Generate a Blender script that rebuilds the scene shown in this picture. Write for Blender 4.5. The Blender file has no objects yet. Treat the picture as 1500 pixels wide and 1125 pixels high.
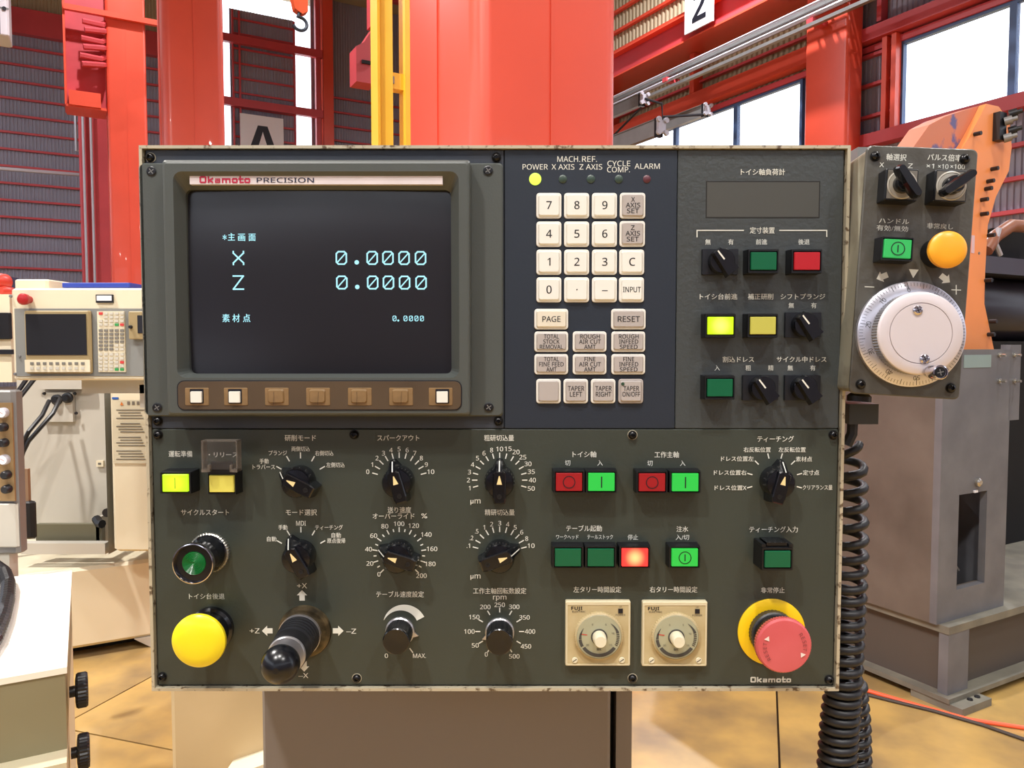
import bpy, math, random
from mathutils import Vector, Matrix
random.seed(7)
SC = bpy.context.scene
COL = SC.collection
PI = math.pi
# ---------------------------------------------------------------- camera
FPX, PITCH, CAMH, CAMD = 1130.0, math.radians(2.9), 1.45, 0.565
CAM = Vector((0, -CAMD, CAMH))
cd = bpy.data.cameras.new('camera'); cam = bpy.data.objects.new('camera', cd); COL.objects.link(cam)
cd.sensor_width = 36; cd.lens = 36*FPX/1500; cd.clip_start = 0.01; cd.clip_end = 300
cam.location = CAM; cam.rotation_euler = (PI/2-PITCH, 0, 0)
SC.camera = cam
# ---------------------------------------------------------------- sky and exposure
w = bpy.data.worlds.new('sky'); SC.world = w; w.use_nodes = True
bg = w.node_tree.nodes['Background']; bg.inputs[0].default_value = (0.84, 0.90, 1.0, 1); bg.inputs[1].default_value = 3.4
vs = SC.view_settings
vs.view_transform = 'Standard'; vs.look = 'None'; vs.gamma = 1; vs.exposure = 0.0; vs.use_curve_mapping = False
SC.cycles.use_denoising = True
SC.cycles.max_bounces = 6; SC.cycles.diffuse_bounces = 3; SC.cycles.glossy_bounces = 3
SC.cycles.transparent_max_bounces = 12; SC.cycles.sample_clamp_indirect = 4
SC.cycles.caustics_reflective = False; SC.cycles.caustics_refractive = False
YAW = math.radians(29)
def bw(v, u, z): return Vector((v*math.cos(YAW)-u*math.sin(YAW), v*math.sin(YAW)+u*math.cos(YAW)-CAMD, z))
# overhead lamps: the near ones read from the knobs' shadows, the far ones added
def lamp(loc, tgt, power, size, col):
    l = bpy.data.lights.new('overhead_light', 'AREA'); l.shape = 'DISK'; l.size = size; l.energy = power; l.color = col
    o = bpy.data.objects.new('overhead_light', l); COL.objects.link(o); o.location = loc
    o.rotation_euler = (Vector(tgt)-Vector(loc)).to_track_quat('-Z', 'Y').to_euler(); return o
LAMPS = [((-1.6, -2.2, 5.2), 160), ((0.0, -1.6, 5.2), 115), ((2.0, -2.6, 5.2), 100), ((-3.2, 1.0, 6.0), 400), ((3.2, 1.4, 6.2), 120), ((-6, 12, 12.5), 900), ((4, 16, 12.5), 1400), ((9, 7, 12.5), 700), ((-14, 14, 12.5), 800)]  # highest four have no fitting; put in to brighten the upper walls
for lc, pw in LAMPS: lamp(lc, (lc[0], lc[1], 0), pw, 0.28, (1.0, 0.965, 0.92) if lc[2] < 8 else (0.93, 0.95, 1.0))

# ---------------------------------------------------------------- frames: pixel measures -> metres
class Frame:
    def __init__(s, M): s.M = M; s.I = M.inverted(); s.c = s.I @ CAM
    def hit(s, px, py, ax, val):
        d = Vector(((px-750)/FPX, math.cos(PITCH)+(562.5-py)/FPX*math.sin(PITCH), -math.sin(PITCH)+(562.5-py)/FPX*math.cos(PITCH)))
        d = s.I.to_3x3() @ d
        t = (val-s.c[ax])/d[ax]
        return s.c + d*t
WF = Frame(Matrix.Identity(4))
BF = Frame(Matrix.Translation((0, -CAMD, 0)) @ Matrix.Rotation(YAW, 4, 'Z'))
# ---------------------------------------------------------------- materials
def lin(c):
    c = c/255.0
    return c/12.92 if c <= 0.04045 else ((c+0.055)/1.055)**2.4
MATS = {}
def mat(name, rgb, rough=0.5, metal=0.0, var=0.0, vscale=6.0, bump=0.0, bscale=60.0, emit=None, es=0.0, coat=0.0, alpha=1.0, rgb2=None, thr=None, grad=None, spec=0.5, trans=0.0):
    if name in MATS: return MATS[name]
    m = bpy.data.materials.new(name); m.use_nodes = True; nt = m.node_tree; N = nt.nodes; L = nt.links
    b = N['Principled BSDF']; c = (lin(rgb[0]), lin(rgb[1]), lin(rgb[2]), 1)
    b.inputs['Base Color'].default_value = c; b.inputs['Roughness'].default_value = rough; b.inputs['Metallic'].default_value = metal
    b.inputs['Coat Weight'].default_value = coat; b.inputs['Alpha'].default_value = alpha; b.inputs['Specular IOR Level'].default_value = spec
    b.inputs['Transmission Weight'].default_value = trans
    if var or rgb2 or bump:
        tc = N.new('ShaderNodeTexCoord')
    if var or rgb2:
        n = N.new('ShaderNodeTexNoise'); n.inputs['Scale'].default_value = vscale; n.inputs['Detail'].default_value = 5
        L.new(tc.outputs['Object'], n.inputs['Vector'])
        r = N.new('ShaderNodeValToRGB'); L.new(n.outputs[0], r.inputs[0]); L.new(r.outputs[0], b.inputs['Base Color'])
        if rgb2:
            t = thr if thr else (0.35, 0.65)
            r.color_ramp.elements[0].position = t[0]; r.color_ramp.elements[1].position = t[1]
            r.color_ramp.elements[0].color = c; r.color_ramp.elements[1].color = (lin(rgb2[0]), lin(rgb2[1]), lin(rgb2[2]), 1)
        else:
            r.color_ramp.elements[0].position = 0.3; r.color_ramp.elements[1].position = 0.7
            r.color_ramp.elements[0].color = tuple(x*(1-var) for x in c[:3])+(1,); r.color_ramp.elements[1].color = tuple(min(1, x*(1+var)) for x in c[:3])+(1,)
    if bump:
        n2 = N.new('ShaderNodeTexNoise'); n2.inputs['Scale'].default_value = bscale; n2.inputs['Detail'].default_value = 2
        L.new(tc.outputs['Object'], n2.inputs['Vector'])
        bm = N.new('ShaderNodeBump'); bm.inputs['Strength'].default_value = bump; bm.inputs['Distance'].default_value = 0.001
        L.new(n2.outputs[0], bm.inputs['Height']); L.new(bm.outputs[0], b.inputs['Normal'])
    if emit:
        e = (lin(emit[0]), lin(emit[1]), lin(emit[2]), 1)
        b.inputs['Emission Color'].default_value = e; b.inputs['Emission Strength'].default_value = es
        if grad:      # the bulb sits behind the middle of the lens
            tc2 = N.new('ShaderNodeTexCoord'); vm = N.new('ShaderNodeVectorMath'); vm.operation = 'LENGTH'
            L.new(tc2.outputs['Object'], vm.inputs[0])
            r2 = N.new('ShaderNodeMapRange'); r2.inputs[1].default_value = 0; r2.inputs[2].default_value = grad[0]; r2.inputs[3].default_value = 1; r2.inputs[4].default_value = 0
            r2.interpolation_type = 'SMOOTHSTEP'
            L.new(vm.outputs['Value'], r2.inputs[0])
            rr = N.new('ShaderNodeMix'); rr.data_type = 'RGBA'; rr.inputs[6].default_value = e; g = grad[1]
            rr.inputs[7].default_value = (lin(g[0]), lin(g[1]), lin(g[2]), 1)
            L.new(r2.outputs[0], rr.inputs[0]); L.new(rr.outputs[2], b.inputs['Emission Color'])
    MATS[name] = m; return m
# ---------------------------------------------------------------- mesh builder
TXT = {}
def sans(s, heavy):   # plain sans letterforms
    out = ''
    for ch in s:
        o = ord(ch)
        if 65 <= o <= 90: out += chr((0x1D5D4 if heavy else 0x1D5A0)+o-65)
        elif 97 <= o <= 122: out += chr((0x1D5EE if heavy else 0x1D5BA)+o-97)
        elif 48 <= o <= 57: out += chr((0x1D7EC if heavy else 0x1D7E2)+o-48)
        else: out += ch
    return out
def text_geo(s, bold, mono=False):
    k = (s, bold)
    if k not in TXT:
        hv = bold >= 0.03 and not any(ord(ch) > 0x2e00 for ch in s)
        c = bpy.data.curves.new('t', 'FONT'); c.body = sans(s, hv)
        th = 0.022 if (bold > 0 and not hv) else 0.0
        bold = 0.0
        c.resolution_u = 2; c.offset = bold
        c.align_x = 'CENTER'; c.space_line = 0.98
        o = bpy.data.objects.new('t', c); COL.objects.link(o)
        dg = bpy.context.evaluated_depsgraph_get(); me = bpy.data.meshes.new_from_object(o.evaluated_get(dg))
        V_ = [(v.co.x, v.co.y) for v in me.vertices]; F_ = [tuple(p.vertices) for p in me.polygons]
        if th:   # heavier print: the same outline laid down again with a hair of offset
            n_ = len(V_); V_ = V_+[(a+th, b+th*.5) for a, b in V_]; F_ = F_+[tuple(i+n_ for i in f) for f in F_]
        TXT[k] = (V_, F_)
        bpy.data.objects.remove(o); bpy.data.curves.remove(c); bpy.data.meshes.remove(me)
    return TXT[k]
def is_cjk(s): return any(ord(ch) > 0x2e00 for ch in s)
class MB:
    def __init__(s): s.v = []; s.f = []; s.m = []; s.mats = []; s.sm = []
    def mi(s, m):
        if m not in s.mats: s.mats.append(m)
        return s.mats.index(m)
    def add(s, vs_, fs, m, smooth=False):
        b = len(s.v); s.v += [tuple(v) for v in vs_]; i = s.mi(m)
        for f in fs: s.f.append(tuple(b+k for k in f)); s.m.append(i); s.sm.append(smooth)
        return s
    def box(s, x0, x1, y0, y1, z0, z1, m):
        v = [(x0,y0,z0),(x1,y0,z0),(x1,y1,z0),(x0,y1,z0),(x0,y0,z1),(x1,y0,z1),(x1,y1,z1),(x0,y1,z1)]
        return s.add(v, [(0,3,2,1),(4,5,6,7),(0,1,5,4),(1,2,6,5),(2,3,7,6),(3,0,4,7)], m)
    def bbox(s, x0, x1, y0, y1, z0, z1, m, b=0.01):   # box with its four upright edges chamfered and top rim eased
        def lp(i, z):
            return [(x0+b+i,y0+i,z),(x1-b-i,y0+i,z),(x1-i,y0+b+i,z),(x1-i,y1-b-i,z),(x1-b-i,y1-i,z),(x0+b+i,y1-i,z),(x0+i,y1-b-i,z),(x0+i,y0+b+i,z)]
        return s.loft([lp(b*.5, z0), lp(0, z0+b*.5), lp(0, z1-b*.5), lp(b*.5, z1)], m)
    def loft(s, loops, m, cap0=True, cap1=True, smooth=False, closed=False):
        n = len(loops[0]); vs_ = [p for l in loops for p in l]; fs = []
        for k in range(len(loops)-1+(1 if closed else 0)):
            a = k*n; b = ((k+1) % len(loops))*n
            for i in range(n): j = (i+1) % n; fs.append((a+i, a+j, b+j, b+i))
        s.add(vs_, fs, m, smooth)
        if not closed:
            if cap0: s.add(loops[0], [tuple(range(n-1, -1, -1))], m)
            if cap1: s.add(loops[-1], [tuple(range(n))], m)
        return s
    def lathe(s, prof, o, ax, m, n=32, smooth=True, cap0=True, cap1=True, tooth=0, td=0.0):   # prof: (radius, distance along ax)
        ax = Vector(ax).normalized(); o = Vector(o)
        t = Vector((0,0,1)) if abs(ax.z) < 0.9 else Vector((1,0,0)); e1 = t.cross(ax).normalized(); e2 = ax.cross(e1)
        loops = []
        for (r, h) in prof:
            lp = []
            for i in range(n):
                a = 2*PI*i/n; rr = r - (td if (tooth and i % 2) else 0)
                lp.append(o+ax*h+e1*math.cos(a)*rr+e2*math.sin(a)*rr)
            loops.append(lp)
        return s.loft(loops, m, cap0, cap1, smooth)
    def tube(s, pts, r, m, n=8, smooth=True):
        pts = [Vector(p) for p in pts]; loops = []; up = None
        for i, p in enumerate(pts):
            d = (pts[min(i+1, len(pts)-1)]-pts[max(i-1, 0)]).normalized()
            if up is None: up = d.orthogonal().normalized()
            up = (up-d*up.dot(d)).normalized(); q = d.cross(up)
            loops.append([p+(up*math.cos(2*PI*k/n)+q*math.sin(2*PI*k/n))*r for k in range(n)])
        return s.loft(loops, m, True, True, smooth)
    def prism(s, poly, y0, y1, m, ch=0.0):   # polygon in (x,z), front at y1 (more negative)
        A = sum(poly[i][0]*poly[(i+1) % len(poly)][1]-poly[(i+1) % len(poly)][0]*poly[i][1] for i in range(len(poly)))
        if A < 0: poly = poly[::-1]
        l = [[(x, y0, z) for x, z in poly], [(x, y1, z) for x, z in poly]]
        return s.loft(l, m)
    def quad(s, x0, x1, z0, z1, y, m): return s.add([(x0,y,z0),(x1,y,z0),(x1,y,z1),(x0,y,z1)], [(0,1,2,3)], m)
    def stroke(s, pts, wd, y, m, closed=False):
        k = len(pts)
        for i in range(k if closed else k-1):
            a = Vector(pts[i]); b = Vector(pts[(i+1) % k]); d = (b-a).normalized()*wd/2; q = Vector((-d.y, d.x))
            a = a-d*0.8; b = b+d*0.8
            s.add([(p.x, y-1.2e-5*i, p.y) for p in (a-q, b-q, b+q, a+q)], [(0,1,2,3)], m)
        return s
    def text(s, t, cx, cz, y, h, m, wd=None, rot=0, bold=0.0, xs=1.0):
        vs_, fs = text_geo(t, bold)
        half = len(vs_)//2 if (bold > 0 and (bold < 0.03 or is_cjk(t))) else len(vs_)
        if not vs_: return s
        sz = h/0.86 if is_cjk(t) else h/0.714
        x0 = min(v[0] for v in vs_); x1 = max(v[0] for v in vs_)
        nl = t.count('\n'); mid = (0.38 if is_cjk(t) else 0.357)-nl*0.49
        sx = sz*xs if wd is None else wd/(x1-x0)
        ca, sa = math.cos(rot), math.sin(rot)
        out = []
        for i_, (a, b) in enumerate(vs_):
            a = (a-(x0+x1)/2)*sx; b = (b-mid)*sz
            out.append((cx+a*ca+b*sa, y-(4e-5 if i_ >= half else 0), cz-a*sa+b*ca))
        return s.add(out, fs, m)
    def map(s, fn): s.v = [tuple(fn(v)) for v in s.v]; return s
def rr(cx, cz, wd, h, r, y, n=4):
    out = []; r = min(r, wd/2-1e-5, h/2-1e-5)
    for (sx, sz, a0) in ((1,-1,-PI/2),(1,1,0),(-1,1,PI/2),(-1,-1,PI)):
        for i in range(n+1):
            a = a0+PI/2*i/n
            out.append((cx+sx*(wd/2-r)+r*math.cos(a), y, cz+sz*(h/2-r)+r*math.sin(a)))
    return out
WM = {}
def setp(o, label=None, cat=None, group=None, kind=None):
    if label: o['label'] = label
    if cat: o['category'] = cat
    if group: o['group'] = group
    if kind: o['kind'] = kind
def place(o, M, parent):
    WM[o.name] = M
    if parent is not None:
        o.parent = parent; o.matrix_basis = WM[parent.name].inverted() @ M
    else: o.matrix_basis = M
def done(mb, name, parent=None, fr=WF, origin=None, label=None, cat=None, group=None, kind=None):
    if origin is None:
        xs = [v[0] for v in mb.v]; ys = [v[1] for v in mb.v]; zs = [v[2] for v in mb.v]
        origin = ((min(xs)+max(xs))/2, (min(ys)+max(ys))/2, min(zs) if cat or kind == 'structure' else (min(zs)+max(zs))/2)
    og = Vector(origin)
    me = bpy.data.meshes.new(name); me.from_pydata([Vector(v)-og for v in mb.v], [], mb.f)
    for m in mb.mats: me.materials.append(m)
    me.polygons.foreach_set('material_index', mb.m); me.polygons.foreach_set('use_smooth', mb.sm); me.update()
    o = bpy.data.objects.new(name, me); COL.objects.link(o)
    place(o, fr.M @ Matrix.Translation(og), parent); setp(o, label, cat, group, kind); return o
def thing(name, loc, label, cat, fr=WF, group=None):
    o = bpy.data.objects.new(name, None); COL.objects.link(o); o.empty_display_size = 0.05
    place(o, fr.M @ Matrix.Translation(Vector(loc)), None); setp(o, label, cat, group); return o
# ================================================================ MATERIALS OF THE HALL
RED = mat('red_paint', (224, 82, 58), rough=0.36, var=0.05, vscale=1.5, coat=0.12, bump=0.05, bscale=30)
RED2 = mat('hazy_red_paint', (194, 68, 74), rough=0.45, var=0.1, vscale=1.0)  # muted red, with the hall's bluish haze put into the colour
SHEET = mat('hazy_grey_corrugated_steel', (150, 148, 164), rough=0.5, var=0.10, vscale=0.4)  # pale violet grey; the purple haze is carried in the sheet colour
SHEETC = mat('cream_corrugated_steel', (176, 160, 128), rough=0.6, var=0.08, vscale=0.4)
YEL = mat('yellow_paint', (250, 200, 60), rough=0.4, var=0.04)
PIPE = mat('pale_grey_pipe', (190, 188, 196), rough=0.35, metal=0.2)
GALV = mat('galvanised_grey', (134, 132, 130), rough=0.45, metal=0.4, var=0.1, vscale=4)
DARK = mat('dark_rubber', (24, 24, 28), rough=0.4)
BLACK = mat('black_gap', (8, 8, 9), rough=0.8)
WHITE = mat('white_board', (236, 234, 238), rough=0.6)
INK = mat('black_ink', (14, 14, 26), rough=0.5)
MULL = mat('blue_grey_mullion', (70, 96, 140), rough=0.5)
GLASS = mat('window_glass', (240, 248, 255), rough=0.0, alpha=0.08)
FLOOR = mat('amber_sealed_concrete', (206, 168, 98), rough=0.30, rgb2=(142, 118, 84), thr=(0.38, 0.68), vscale=2.6, bump=0.1, bscale=8, coat=0.3)
JOINT = mat('floor_joint', (70, 52, 34), rough=0.9)

def corrug(name, along, a0, a1, z0, z1, val, m, pitch=0.11, dep=0.03):
    mb = MB(); n = max(1, int(round((a1-a0)/pitch))); p = (a1-a0)/n; bot = []; top = []
    for i in range(n):
        for fx, d in ((0, 0), (0.35, 0), (0.5, dep), (0.85, dep)):
            a = a0+(i+fx)*p
            q = (a, val+d) if along == 'x' else (val+d, a)
            bot.append((q[0], q[1], z0)); top.append((q[0], q[1], z1))
    k = len(bot)
    fs = [(i, i+1, k+i+1, k+i) if along == 'x' else (i+1, i, k+i, k+i+1) for i in range(k-1)]
    mb.add(bot+top, fs, m)
    # a backing skin gives the sheet its thickness
    e = 0.06
    if along == 'x': mb.box(a0, a1, val+dep+.005, val+dep+e, z0, z1, m)
    else: mb.box(val+dep+.005, val+dep+e, a0, a1, z0, z1, m)
    return mb
def merge(a, b):
    off = len(a.v); a.v += b.v
    idx = [a.mi(m) for m in b.mats]
    a.f += [tuple(k+off for k in f) for f in b.f]; a.m += [idx[i] for i in b.m]; a.sm += b.sm; return a
# ---------------- floor: slabs with open joints
FA = math.radians(18)
FF = Frame(Matrix.Translation((0, -CAMD, 0)) @ Matrix.Rotation(-FA, 4, 'Z'))
fl = done(MB().box(-30, 40, -12, 60, -0.12, -0.012, JOINT), 'floor', fr=FF, kind='structure', origin=(0, 0, -0.12))
j1 = FF.hit(1140, 1070, 2, 0)[0]; j2 = FF.hit(224, 1093, 2, 0)[1]
for i in range(-4, 6):
    for j in range(-2, 6):
        x0 = j1+i*2.6; y0 = j2-1.2+j*3.2; g = 0.004
        if j >= 0 or True:
            done(MB().box(x0+g, x0+2.6-g, y0+g+1.2, y0+1.2+3.2-g, -0.012, 0, FLOOR), 'floor_slab', fl, FF)
done(MB().box(-30, 40, j2+19.2+.004, 60, -0.012, 0, FLOOR).box(-30, j1-10.4-.004, j2-6.4, j2+19.2, -0.012, 0, FLOOR).box(j1+15.6+.004, 40, j2-6.4, j2+19.2, -0.012, 0, FLOOR), 'far_floor', fl, FF, kind='stuff')
# ---------------- back wall (u = 32)
U = 32.0
wb = corrug('w', 'x', -13, 4.85, 0, 13.0, U, SHEET)
merge(wb, corrug('w', 'x', -13, 4.85, 13.0, 15.6, U, SHEETC))
merge(wb, corrug('w', 'x', 4.85, 8.4, 0, 5.0, U, SHEET)); merge(wb, corrug('w', 'x', 8.4, 14.0, 0, 15.6, U, SHEET))
wall_back = done(wb, 'wall_back', fr=BF, kind='structure')
for k in range(17):
    z = 4.09+0.58*k-1.74
    for a0, a1 in ((-13, 4.8), (8.9, 13.9)):
        if a0 < 0 and 12.0 < z < 13.1: continue
        done(MB().box(a0, a1, U-0.10, U-0.003, z, z+0.07, RED2), 'purlin', wall_back, BF)
done(MB().box(-13, 4.8, U-0.3, U-0.003, 12.1, 12.95, RED2), 'eaves_beam', wall_back, BF)
for z in (13.0, 10.62): done(MB().box(4.85, 8.7, U-0.55, U-0.35, z, z+0.3, RED2), 'wind_girder', wall_back, BF)
done(MB().box(8.44, 8.62, U-0.5, U-0.3, 0, 15.5, RED2).box(8.74, 9.15, U-0.5, U-.11, 0, 15.5, RED), 'gable_post', wall_back, BF)
gl = done(MB().box(4.85, 8.4, U+0.02, U+0.03, 5.0, 15.6, GLASS), 'window_1', fr=BF, kind='structure')
for x in (4.87, 8.36): done(MB().box(x, x+0.03, U-0.02, U+0.02, 5, 15.5, PIPE), 'window_frame', gl, BF)
# tall dark shutter leaf standing in the opening, purlins on its face
sh = thing('shutter_leaf', (6.4, U-0.25, 0), 'tall grey corrugated door leaf with red rails inside the bright opening', 'door leaf', BF)
o = done(corrug('w', 'x', 5.2, 7.67, 0, 14.39, U-0.2, SHEET), 'leaf_sheet', sh, BF)
for k in range(19):
    z = 3.9+0.56*k
    done(MB().box(5.3, 7.6, U-0.27, U-0.21, z, z+0.07, RED2), 'rail', sh, BF)
for x in (5.25, 5.5, 7.6): done(MB().box(x, x+0.07, U-0.33, U-0.27, 0, 14.3, RED2), 'upright', sh, BF)
# ---------------- right wall (v = 14)
V = 14.0
rw = corrug('w', 'y', 5.0, 32, 0, 5.6, V, SHEET)
merge(rw, corrug('w', 'y', -6, 5.0, 0, 5.6, V, SHEET))
merge(rw, corrug('w', 'y', -6, 10.7, 7.4, 9.3, V, SHEET)); merge(rw, corrug('w', 'y', 10.7, 32, 7.4, 15.6, V, SHEETC, 0.16, 0.05))
merge(rw, corrug('w', 'y', -6, 10.7, 9.3, 15.6, V, SHEETC)); merge(rw, corrug('w', 'y', 9.7, 12.0, 5.6, 7.4, V, SHEET)); merge(rw, corrug('w', 'y', 21.5, 32, 5.6, 7.4, V, SHEET))
wall_right = done(rw, 'wall_right', fr=BF, kind='structure')
def rb(n, y0, y1, z0, z1, d=0.12, m=RED2, off=0.003): done(MB().box(V-d, V-off, y0, y1, z0, z1, m), n, wall_right, BF)
for z in (0.9, 1.46, 2.02, 2.57, 3.13, 3.68, 4.24, 4.8): rb('purlin', -6, 32, z, z+0.07)
for z in (10.05, 10.62, 11.2, 11.8, 12.4, 13.0, 13.6, 14.2): rb('purlin', 5, 32, z-0.02, z+0.06, m=RED)
rb('purlin', 11.2, 32, 8.12, 8.18)
for z in (6.0, 6.62, 7.2): rb('purlin', 9.75, 10.6, z, z+0.06)
rb('sill_beam', -6, 32, 5.40, 5.64, 0.3); rb('lintel_beam', -6, 10.6, 7.46, 7.72, 0.3); rb('lintel_beam', 11.1, 32, 7.5, 7.85, 0.3, RED)
rb('lintel_trim', -6, 32, 7.3, 7.42, 0.10); rb('crane_girder', 5, 32, 8.9, 9.5, 0.75, RED2); rb('girder_flange', 5, 32, 9.5, 9.54, 0.95, RED)
rb('girder_flange', 5, 32, 8.86, 8.9, 0.95, RED)
for y in (9.9, 9.7): rb('upright', y-.05, y+.05, 5.66, 7.45, 0.22, RED)
rb('upright', 15.2, 15.36, 7.86, 8.85, 0.3, RED); rb('upright', 18.7, 18.8, 7.86, 8.85, 0.3, RED)
rb('upright', 8.6, 8.7, 7.8, 8.8, 0.2, RED2); rb('upright', 10.0, 10.1, 7.8, 8.8, 0.2, RED2)
# windows: frames, mullions, panes
def win(n, ya, yb, mulls):
    wd = done(MB().box(V-0.05, V+0.06, ya, yb, 5.64, 5.72, MULL).box(V-0.05, V+0.06, ya, yb, 7.24, 7.32, MULL).box(V-0.05, V+0.06, ya, ya+0.07, 5.72, 7.24, MULL).box(V-0.05, V+0.06, yb-0.07, yb, 5.72, 7.24, MULL), 'window_%d' % n, fr=BF, kind='structure')
    e = [ya+0.07]+[m for m in mulls]+[yb-0.07]
    for m in mulls: done(MB().box(V-0.05, V+0.06, m-0.06, m+0.06, 5.72, 7.24, MULL), 'mullion', wd, BF)
    for a, b in zip(e[:-1], e[1:]): done(MB().box(V+0.005, V+0.012, a+0.06, b-0.06, 5.72, 7.24, GLASS), 'pane', wd, BF)
win(2, 12.0, 21.5, (14.0, 16.2, 18.4)); win(3, -6, 9.68, (7.6, 5.4, 3.2, 1.0, -1.2, -3.4))
ceil = done(MB().box(-16, 14.2, -8, 33, 15.6, 15.75, SHEETC), 'ceiling', fr=BF, kind='structure')
for u_ in (4, 10.5, 17, 23.5, 30): done(MB().box(-16, 14, u_-.12, u_+.12, 15.15, 15.58, RED2), 'roof_beam', ceil, BF)

# ---------------- the two walls behind the viewer, with window bands, the front one put in for reflection
wl = MB()
for z0, z1 in ((0, 5.2), (8.2, 15.6)): merge(wl, corrug('w', 'y', -8, 32, z0, z1, -13.2, SHEET, .4, .04))
wall_left = done(wl, 'wall_left', fr=BF, kind='structure')
gl = done(MB().box(-13.15, -13.14, -8, 32, 5.2, 8.2, GLASS), 'window_4', fr=BF, kind='structure')
for k in range(14): done(MB().box(-13.2, -13.1, -7.6+3*k, -7.45+3*k, 5.2, 8.2, MULL), 'mullion', gl, BF)
wf = MB()
for z0, z1 in ((0, 4.3), (5.3, 15.6)): merge(wf, corrug('w', 'x', -13, 14, z0, z1, -8.1, SHEET, .4, .04))
wall_front = done(wf, 'wall_front', fr=BF, kind='structure')
gl = done(MB().box(-13, 14, -8.06, -8.05, 4.3, 5.3, GLASS), 'window_5', fr=BF, kind='structure')  # unseen band, set at the height where the screen picks up its glow
for k in range(9): done(MB().box(-12.9+3*k, -12.75+3*k, -8.1, -8.0, 4.3, 5.3, MULL), 'mullion', gl, BF)

# ================================================================ STEEL COLUMNS (round cornered box sections with a seam weld)
def col(V0, V1, U0, U1, z1, label, r=0.07, base=True, seam=True, m=RED):
    t = thing('steel_column', ((V0+V1)/2, (U0+U1)/2, 0), label, 'column', BF, 'red steel columns of the hall')
    def lp(z, i=0): return [(x, y, z) for (x, _, y) in rr((V0+V1)/2, (U0+U1)/2, V1-V0, U1-U0, r, 0, 5)]
    sh_ = MB().loft([lp(0.03), lp(z1)], m, smooth=True)
    for i in range(24):
        if i % 6 == 5: sh_.sm[i] = False
    done(sh_, 'shaft', t, BF)
    if seam:
        c = (V0+V1)/2; cu = (U0+U1)/2
        done(MB().box(c-.008, c+.008, U0-.006, U0, 0.03, z1, m), 'weld_seam', t, BF)
        done(MB().box(V0-.006, V0, cu-.008, cu+.008, 0.03, z1, m), 'weld_seam', t, BF)
    done(MB().box(V0-.12, V1+.12, U0-.12, U1+.12, 0, 0.03, m), 'base_plate', t, BF)
    return t
def vat(px, u): return BF.hit(px, 300, 1, u)[0]
col(1.325, 2.0, 2.67, 3.4, 15.1, 'large glossy red steel column directly behind the control panel')
c2 = col(vat(243, 9.8), vat(333, 9.8), 9.8, 10.5, 15.1, 'second red steel column, left of the lettered board', r=0.09)
u3 = 17.5
c3 = col(vat(161, u3), vat(219, u3), u3, u3+.7, 15.1, 'third red steel column, behind the bracket with ribs', r=0.06)
# corbel bracket carried by the third column
def zat(px, py, u): return BF.hit(px, py, 1, u)[2]
bx0, bx1 = vat(101, u3), vat(160, u3); bz0, bz1 = zat(130, 158, u3), 15.0
done(MB().box(bx0, bx1, u3+.25, u3+.3, bz0, bz1, RED2), 'bracket_web', c3, BF)
done(MB().box(bx0-.02, bx0+.02, u3-.05, u3+.6, bz0, bz1, RED), 'bracket_flange', c3, BF)
done(MB().box(bx0, bx1, u3-.05, u3+.6, bz0-.03, bz0+.02, RED), 'bracket_flange', c3, BF)
done(MB().box(bx0, bx1+1.1, u3-.12, u3-.02, zat(130, 22, u3), zat(130, 14, u3), RED), 'bracket_rail', c3, BF)
done(MB().box(bx0+.05, bx1-.1, u3-.1, u3+.25, zat(130, 158, u3), zat(130, 137, u3), RED), 'bracket_box', c3, BF)
for i, py in enumerate((38, 50, 63, 75, 88, 100)):
    z = zat(140, py, u3); a = vat(128-i*1.2+(4 if i % 2 else 0), u3)
    done(MB().tube([(a, u3-.15, z), (a+.35, u3-.1, z+(.05 if i % 2 else .0)), (vat(160, u3), u3+.1, z+.12)], 0.055, RED2, 6), 'bracket_rib', c3, BF)
u4 = 24.5
col(vat(118, u4), vat(164, u4), u4, u4+.9, 15.1, 'furthest red steel column with pale conduits, at the left', r=0.05, m=RED2)
for px, la in ((124.5, 'thinner left pale conduit running down the furthest red column'), (136, 'brighter right pale conduit running down the furthest red column')):
    x = vat(px, u4-.1)
    done(MB().tube([(x, u4-.1, 0.2), (x, u4-.1, zat(130, 112, u4)), (x+.02, u4-.1, zat(130, 90, u4))], 0.034, PIPE, 6), 'conduit', None, BF, group='pale conduits on the left', label=la, cat='pipe')
x0, x1 = vat(-12, 26), vat(128, 26)
done(MB().tube([(x0, 26, zat(0, 247, 26)), (x1, 26, zat(128, 257, 26)), (x1, 26, zat(128, 262, 26))], 0.05, PIPE, 6), 'conduit', None, BF, group='pale conduits on the left', label='grey conduit running level across the left back wall', cat='pipe')
done(MB().tube([(vat(114, 26), 26, zat(112, 165, 26)), (vat(114, 26), 26, zat(112, 221, 26)), (vat(127, 26), 26, zat(127, 222, 26))], 0.04, PIPE, 6), 'conduit', None, BF, group='pale conduits on the left', label='short bent grey conduit left of the furthest red column', cat='pipe')
# right column against the wall
col(13.3, 13.78, 10.35, 11.4, 15.1, 'wall-side red steel column between the two bright windows', r=0.08, seam=False)
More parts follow.
